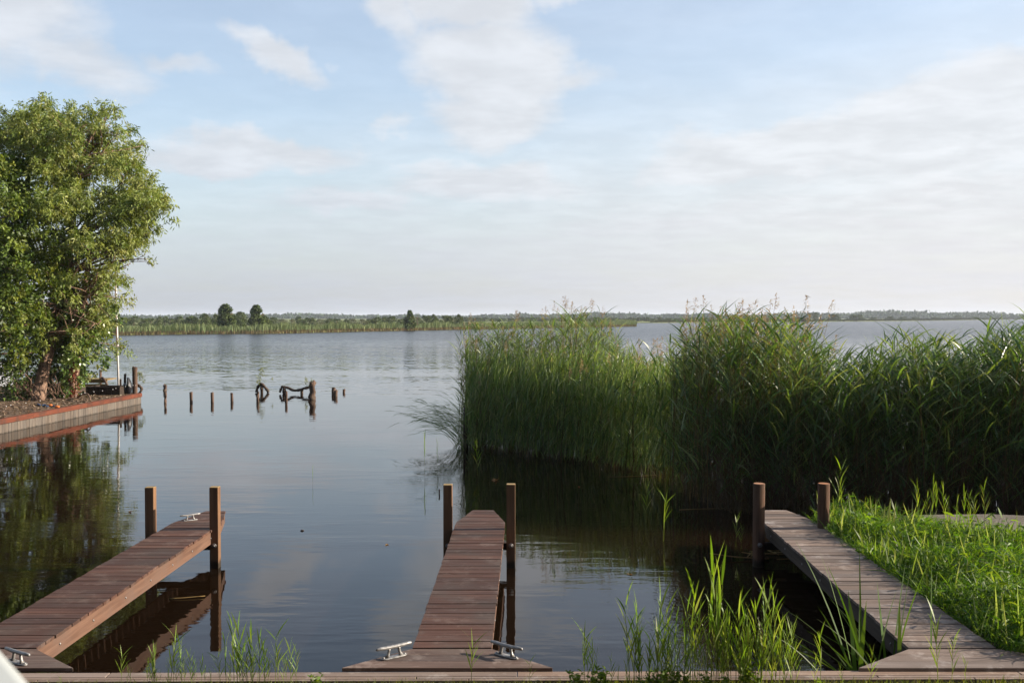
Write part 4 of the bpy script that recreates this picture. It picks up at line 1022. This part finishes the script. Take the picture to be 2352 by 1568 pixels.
RC = [(162, 838, 7), (167, 850, 7), (170, 862, 6), (171, 880, 5), (169, 895, 5), (165, 906, 7), (168, 870, 5), (196, 735, 5)]
cr = [(tuple(GD(x, y, 32.75)), r * 1.0 * 32 / F) for x, y, r in RC]
V, Q, C = foliage(cr, 420, 8, .10, .06, .05, [(.22, .05, .03), (.17, .045, .028), (.25, .09, .045)], .3)
o = quads('red_creeper', V, Q, C, M_LEAF, it); o.location = -il

# ivy and brush round the willow foot
ub = thing('ivy_bush', 'tangle of ivy, twigs and light green leaves round the foot of the bare trunk', 'bush', tuple(G(70, 925, .35))); ul = Vector(ub.location)
UB = [(40, 925, 12), (25, 905, 14), (50, 860, 20), (38, 835, 18), (35, 890, 20), (60, 905, 22), (45, 885, 24), (30, 865, 22), (80, 900, 16), (75, 870, 22), (110, 890, 22), (125, 905, 20), (140, 890, 18), (100, 860, 24), (120, 840, 24), (60, 845, 24), (85, 820, 26), (60, 800, 26), (105, 795, 22), (95, 765, 22), (15, 850, 12), (140, 912, 12), (80, 915, 14), (45, 912, 14)]
V, Q, C = foliage(clumps_at([u for u in UB if u[0] < 62 or u[1] > 908], 32.0, 1, .5, .9) + clumps_at([u for u in UB if u[0] >= 62 and u[1] <= 908], 33.7, 1, .4, .95), 48, 12, .22, .085, .07, [(.10, .165, .035), (.08, .13, .03), (.15, .21, .05)], .1)
o = quads('foliage', V, Q, C, M_LEAF, ub); o.location = -ul
tg = MB(); tg.smooth = True
for k in range(70):
    x = rnd.uniform(28, 150); a_ = GD(x, rnd.uniform(900, 922), 31.6 + rnd.uniform(-.3, .9)); tree_tube(tg, a_, a_ + Vector((rnd.gauss(-.15, .35), rnd.gauss(-.1, .2), rnd.uniform(.3, 1.1))), .013, .005, .5, 6, .5, 5)
o = tg.build('twigs', M_BARK, ub); o.location = -ul
fb = MB(); fb.smooth = True
a_ = G(178, 913, .37); b2 = G(208, 919, .42); tree_tube(fb, a_, b2, .035, .02, .2, 6, .6)
tree_tube(fb, a_.lerp(b2, .6), G(196, 925, .37), .015, .008); tag(fb.build('fallen_branch', M_BARK), 'short forked fallen branch on the sandy end of the quay', 'branch')
rp = MB(); rp.smooth = True; a_ = G(92, 929, .37)
rp.tube([G(x, y, .375) for x, y in ((86, 927), (95, 931), (104, 929), (108, 933), (114, 931), (124, 932), (130, 934))], .018, 6)
rt = rp.build('rope', M_ROPE); tag(rt, 'blue rope with orange floats lying before the bare trunk', 'rope')
for (x, y) in ((115, 930.5), (131, 934)):
    f_ = MB(); f_.smooth = True; c = G(x, y, .39); f_.tube([c - Vector((.07, 0, 0)), c - Vector((.05, 0, 0)), c + Vector((.05, 0, 0)), c + Vector((.07, 0, 0))], [.01, .035, .035, .01], 8); f_.build('float', M_ORANGE, rt)

# ------------------------------------------------------------------ far shore vegetation
# reed belt along the water
def along(pts, n_):
    p = np.array(pts); d = np.r_[0, np.cumsum(np.linalg.norm(np.diff(p, axis=0), axis=1))]; s_ = rng.uniform(0, d[-1], n_)
    return np.column_stack([np.interp(s_, d, p[:, 0]), np.interp(s_, d, p[:, 1])]), s_
parts = []
n_ = 42000; P, s_ = along(sh[1:] + shB, n_); P[:, 1] += rng.uniform(.0, 7.0, n_) ** 1.0; hz2 = 1.6 + .22 * np.sin(s_ * .35) + .15 * np.sin(s_ * 1.3 + 1) + .12 * np.sin(s_ * 3.1)
B = np.column_stack([P, np.full(n_, -.05)]); D = rng.normal(size=(n_, 3)) * .06; D[:, 2] = 1
hh = hz2 * rng.uniform(.75, 1.08, n_)
parts.append(ribbons(B, D, hh, rng.uniform(.05, .13, n_), rng.normal(size=(n_, 3)) * .06, 3, [.7, 1, .9, .3], np.column_stack([np.ones(n_), rng.normal(size=n_) * .6, np.zeros(n_)]), tints(n_, [(.26, .32, .14), (.21, .28, .12), (.30, .35, .165)], .2)))
n_ = 9000; P, s_ = along(sh[1:], n_); P[:, 1] += rng.uniform(-.25, .3, n_)
B = np.column_stack([P, np.full(n_, -.05)]); D = rng.normal(size=(n_, 3)) * .05; D[:, 2] = 1
parts.append(ribbons(B, D, rng.uniform(.35, .8, n_), rng.uniform(.04, .10, n_), np.zeros((n_, 3)), 2, [1, 1, .5], np.column_stack([np.ones(n_), rng.normal(size=n_) * .4, np.zeros(n_)]), tints(n_, [(.30, .22, .12), (.24, .19, .10)], .2)))
V, Q, C = join(parts)
tag(quads('distant_reed_belt', V, Q, C, M_FAR), 'pale green reed belt along the far left shore', 'reeds', kind='stuff')
n_ = 7000; P, s_ = along(fr[:-1], n_); P[:, 1] += rng.uniform(0, 10, n_)
B = np.column_stack([P, np.full(n_, 0.0)]); D = rng.normal(size=(n_, 3)) * .06; D[:, 2] = 1
V, Q, C = ribbons(B, D, rng.uniform(.5, 1.1, n_) * (P[:, 1] / 500), rng.uniform(.5, 1.2, n_), np.zeros((n_, 3)), 2, [1, 1, .5], np.column_stack([np.ones(n_), np.zeros(n_), np.zeros(n_)]), tints(n_, [(.13, .14, .06), (.17, .16, .08)]))
tag(quads('distant_reed_fringe', V, Q, C, M_FAR), 'thin reed fringe along the farthest right shore', 'reeds', kind='stuff')

def crown_mesh(shape, n_, size, cols):
    """unit tree: height 1, width 1; shape(t) gives the radius"""
    k = 46; tc_ = rng.uniform(.04, .95, k); r_ = np.array([shape(q) for q in tc_]); a = rng.uniform(0, 6.28, k); rr = r_ * rng.uniform(.35, .9, k)
    cen = np.column_stack([np.cos(a) * rr, np.sin(a) * rr, tc_]); cr_ = .05 + .12 * r_ / .5
    i = rng.integers(0, k, n_); d = unit(rng.normal(size=(n_, 3)))
    B = cen[i] + d * (cr_[i] * rng.uniform(.4, 1.0, n_))[:, None]
    B[:, 2] = np.clip(B[:, 2], .03, 1.0)
    D = rng.normal(size=(n_, 3)); base_c = tints(k, cols, .15)[i]
    return ribbons(B, D, rng.uniform(.6, 1.3, n_) * size, rng.uniform(.6, 1.2, n_) * size * .8, np.zeros((n_, 3)), 2, [.4, 1, .3], None, base_c * (1 + rng.uniform(-.1, .1, (n_, 1))))
FC = [(.11, .155, .052), (.14, .185, .062), (.09, .125, .046)]
FC2 = [(.19, .215, .12), (.21, .235, .14)]
def far_proto(shape, cols, n_=1500, size=.055, tr=True):
    root = bpy.data.objects.new('distant_tree', None); COL.objects.link(root)
    quads('crown', *crown_mesh(shape, n_, size, cols), M_FAR, root)
    if tr:
        m2 = MB(); m2.smooth = True; m2.tube([(0, 0, -.05), (0, 0, .3), (.01, 0, .85)], [.03, .022, .008], 6)
        for k in range(6): z_ = rnd.uniform(.2, .7); a = rnd.uniform(0, 6.28); m2.tube([(0, 0, z_), (math.cos(a) * .3, math.sin(a) * .3, z_ + .15)], [.012, .005], 5)
        m2.build('trunk', M_BARK, root)
    return root
cone = lambda t_: .5 * (1 - t_) ** .55 * min(1, (t_ + .55) * 1.5)
ball = lambda t_: .5 * math.sqrt(max(.02, 1 - (2 * t_ - .95) ** 2))
dome = lambda t_: .5 * math.sqrt(max(.02, 1 - t_ ** 2.2))
FP = [far_proto(cone, FC, 5200, .06), far_proto(ball, FC, 2800), far_proto(dome, FC + [(.115, .15, .05)], 2600), far_proto(dome, FC2, 2000), far_proto(ball, FC, 420, .04)]
fused = [False] * len(FP)
def far_tree(x, ytop, wpx, Y, k, label, group=None, zb=.26):
    p = GD(x, ytop, Y); H = p.z - zb; W = wpx * Y / F; pr = FP[k]
    if not fused[k]: r_ = pr; fused[k] = True
    else:
        r_ = pr.copy(); COL.objects.link(r_)
        for ch in pr.children: c = ch.copy(); COL.objects.link(c); c.parent = r_
    r_.location = (p.x, Y, zb); r_.scale = (W, W, H); r_.rotation_euler = (0, 0, rnd.uniform(0, 6.28)); tag(r_, label, 'tree', group)
far_tree(518, 699, 66, 188, 0, 'spreading pointed tree above the far reed belt, left of a matching pair')
far_tree(589, 701, 60, 186, 0, 'dense dark tree above the far reed belt, right of a matching pair')
far_tree(941, 713, 38, 222, 0, 'dark upright tree behind the far reed belt nearer the middle')
far_tree(959, 717, 18, 226, 4, 'thin see-through tree touching the dark upright one')
far_tree(497, 722, 24, 235, 1, 'low round tree tucked behind the left of the matching pair')
far_tree(553, 716, 34, 240, 1, 'round tree between the matching pair of far trees')
far_tree(612, 727, 22, 200, 1, 'small tree against the right flank of the dense dark tree')
far_tree(997, 722, 20, 240, 1, 'round dark tree right of the see-through tree')
far_tree(1032, 726, 18, 242, 1, 'small round tree left of the fine reed bed top')
far_tree(1055, 722, 24, 243, 1, 'dark tree just left of the fine reed bed top')
far_tree(441, 725, 40, 262, 2, 'wide dome tree left of the matching pair')
far_tree(472, 720, 30, 262, 1, 'tall round tree next to the wide dome tree')
GT = 'trees on the far left shore'
x = 268
while x < 1060:
    wd = rnd.uniform(18, 40); yt = rnd.uniform(725, 732) if x < 520 else rnd.uniform(727, 733); yt = yt - (3 if rnd.random() < .15 else 0)
    far_tree(x, yt, wd, rnd.uniform(285, 330), rnd.choice((1, 2, 2, 1, 3) if x > 640 else (1, 2, 1)), 'small round tree in the tree line on the far left shore', GT); x += wd * .62
x = 620; 
while x < 1470:
    wd = rnd.uniform(14, 34); far_tree(x, rnd.uniform(738, 742), wd, rnd.uniform(225, 255) if x < 1050 else rnd.uniform(320, 345), rnd.choice((2, 3, 2)), 'low rounded bush in the meadow behind the far reed belt', 'bushes on the far meadow'); x += wd * rnd.uniform(.9, 2.2)
x = 280
while x < 620:
    wd = rnd.uniform(18, 34); far_tree(x, rnd.uniform(741, 744), wd, rnd.uniform(195, 225), 2, 'low rounded bush in the meadow behind the far reed belt', 'bushes on the far meadow'); x += wd * rnd.uniform(1.2, 2.6)
x = 1060
while x < 1860:
    wd = rnd.uniform(14, 30); far_tree(x, rnd.uniform(728, 732), wd, rnd.uniform(560, 640), rnd.choice((1, 2)), 'small tree of the tree line seen between the reed tops', 'trees behind the reed tops'); x += wd * .6
# right far shore
RFT = [(1873, 717, 16, 1, 'tallest lone tree on the far right shore'), (1862, 721, 14, 4, 'small tree touching the lone tallest one'), (1915, 721, 34, 2, 'wide bush on the far right shore'), (1968, 722, 46, 2, 'widest bush on the far right shore'),
       (2046, 726, 22, 2, 'small bush right of the widest far bush'), (2075, 727, 22, 2, 'low bush on the far right shore near the tall reeds'), (2200, 724, 20, 1, 'tiny tree at the far right seen over the reeds')]
for (x, yt, wd, k, lb) in RFT:
    Y = np.interp(x, [1850, 2100, 2230, 2352], [670, 850, 1100, 1400]) + 14; far_tree(x, yt, wd, float(Y), k, lb)
x = 1880
while x < 2360:
    Y = float(np.interp(x, [1850, 2100, 2230, 2352], [670, 850, 1100, 1400])) + rnd.uniform(20, 60); wd = rnd.uniform(12, 30); far_tree(x, rnd.uniform(727, 732), wd, Y, 2, 'tiny low bush along the far right shore', 'bushes along the far right shore'); x += wd * rnd.uniform(.6, 1.6)
# far wood reading as one mass
n_ = 60000; X = rng.uniform(-900, 2200, n_); Y = 1500 + rng.uniform(0, 160, n_) + np.maximum(0, X - 300) * .15
hw = (5.2 + 1.6 * np.sin(X * .013) + 1.2 * np.sin(X * .041 + 2) + .8 * np.sin(X * .11)) * np.interp(X, [-900, 0, 300, 1100], [.85, .9, 1.2, 1.9]); B = np.column_stack([X, Y, hw * rng.uniform(.05, 1, n_)]); D = rng.normal(size=(n_, 3)); D[:, 1] *= .4
V, Q, C = ribbons(B, D, rng.uniform(2, 4.5, n_), rng.uniform(2, 4, n_), np.zeros((n_, 3)), 2, [.7, 1, .6], None, tints(n_, [(.05, .09, .045), (.07, .115, .05)]))
tag(quads('distant_wood', V, Q, C, M_FAR), 'bluish wood along the horizon reading as one mass', 'wood', kind='stuff')

# ------------------------------------------------------------------ floating bits
def bit(label, cat, name, x, y, size, mt):
    c = G(x, y, .003); k = 7; D = rng.normal(size=(k, 3)) * np.array([1, 1, .25]); D[:, 2] = np.abs(D[:, 2])
    V, Q, C = ribbons(np.zeros((k, 3)), D, np.full(k, size), np.full(k, size * .4), np.zeros((k, 3)), 2, [.3, 1, .2], None, tints(k, [(.42, .24, .10), (.5, .3, .14)]))
    o = quads(name, V, Q, C, mt); o.location = c; tag(o, label, cat)
bit('dead brown leaf cluster floating beyond the middle jetty', 'leaf', 'floating_leaf', 1141, 1103, .10, M_FAR)
m2 = MB(); m2.smooth = True; c = G(1009, 1135, 0); m2.tube([c + Vector((0, 0, -.1)), c + Vector((0, 0, .09))], .012, 7); tag(m2.build('twig', M_STAKE), 'tiny upright twig in the water left of the middle jetty post', 'twig')
m2 = MB(); m2.smooth = True; c = G(694, 1218, .004); m2.tube([c - Vector((.024, 0, 0)), c + Vector((0, 0, .006)), c + Vector((.024, .01, 0))], [.005, .010, .004], 6); tag(m2.build('floating_debris', M_DARKW), 'small dark scrap floating between the left and middle jetties', 'debris')
m2 = MB(); m2.smooth = True
for k in range(16):
    a_ = G(rnd.uniform(1715, 1790), rnd.uniform(1262, 1285), .02); m2.cur = plank_tint(); tree_tube(m2, a_, a_ + Vector((rnd.gauss(0, .22), rnd.gauss(0, .12), rnd.uniform(0, .05))), .008, .006, .2, 4, 0, 5)
tag(m2.build('reed_debris', M_YELW), 'floating mat of dead reed stems behind the round jetty post', 'debris')

for i, (x, y, lb) in enumerate(((888, 1250, 'tiny brown leaf floating left of the middle jetty'), (1446, 1318, 'tiny brown scrap floating right of the middle jetty'), (1330, 1118, 'brown leaf floating under the shaded reed edge'), (300, 1175, 'leaf floating on the tree reflection left of the jetty'))):
    bit(lb, 'leaf', 'floating_leaf', x, y, .035, M_FAR)
for i, (x, y, ln, lb) in enumerate(((388, 1374, .36, 'pale dead reed floating beneath the left jetty'), (1400, 1095, .9, 'pale dead stem floating along the dark reed edge'), (1560, 1170, .7, 'dead reed stem floating by the corner of the tall bed'))):
    m2 = MB(); m2.smooth = True; c = G(x, y, .006); tree_tube(m2, c, c + Vector((ln, rnd.uniform(-.2, .2), .01)), .006, .004, .12, 6, 0, 5); tag(m2.build('dead_reed', M_YELW), lb, 'dead reed')

# ------------------------------------------------------------------ haze
hz_ = MB(); hz_.box(-4200, 4200, -80, 6200, -1.6, 22); ho = hz_.build('haze', M_WATER); ho.data.materials.clear()
m_ = bpy.data.materials.new('haze'); m_.use_nodes = True; n = NT(m_.node_tree); n.N.clear()
pv = n.n('ShaderNodeVolumePrincipled'); pv.inputs['Color'].default_value = (.80, .88, 1, 1); pv.inputs['Density'].default_value = .00014; pv.inputs['Anisotropy'].default_value = .1
mo = n.n('ShaderNodeOutputMaterial'); n.L.new(pv.outputs[0], mo.inputs['Volume']); ho.data.materials.append(m_); tag(ho, kind='stuff')
ho['label'] = 'thin summer haze over the lake'
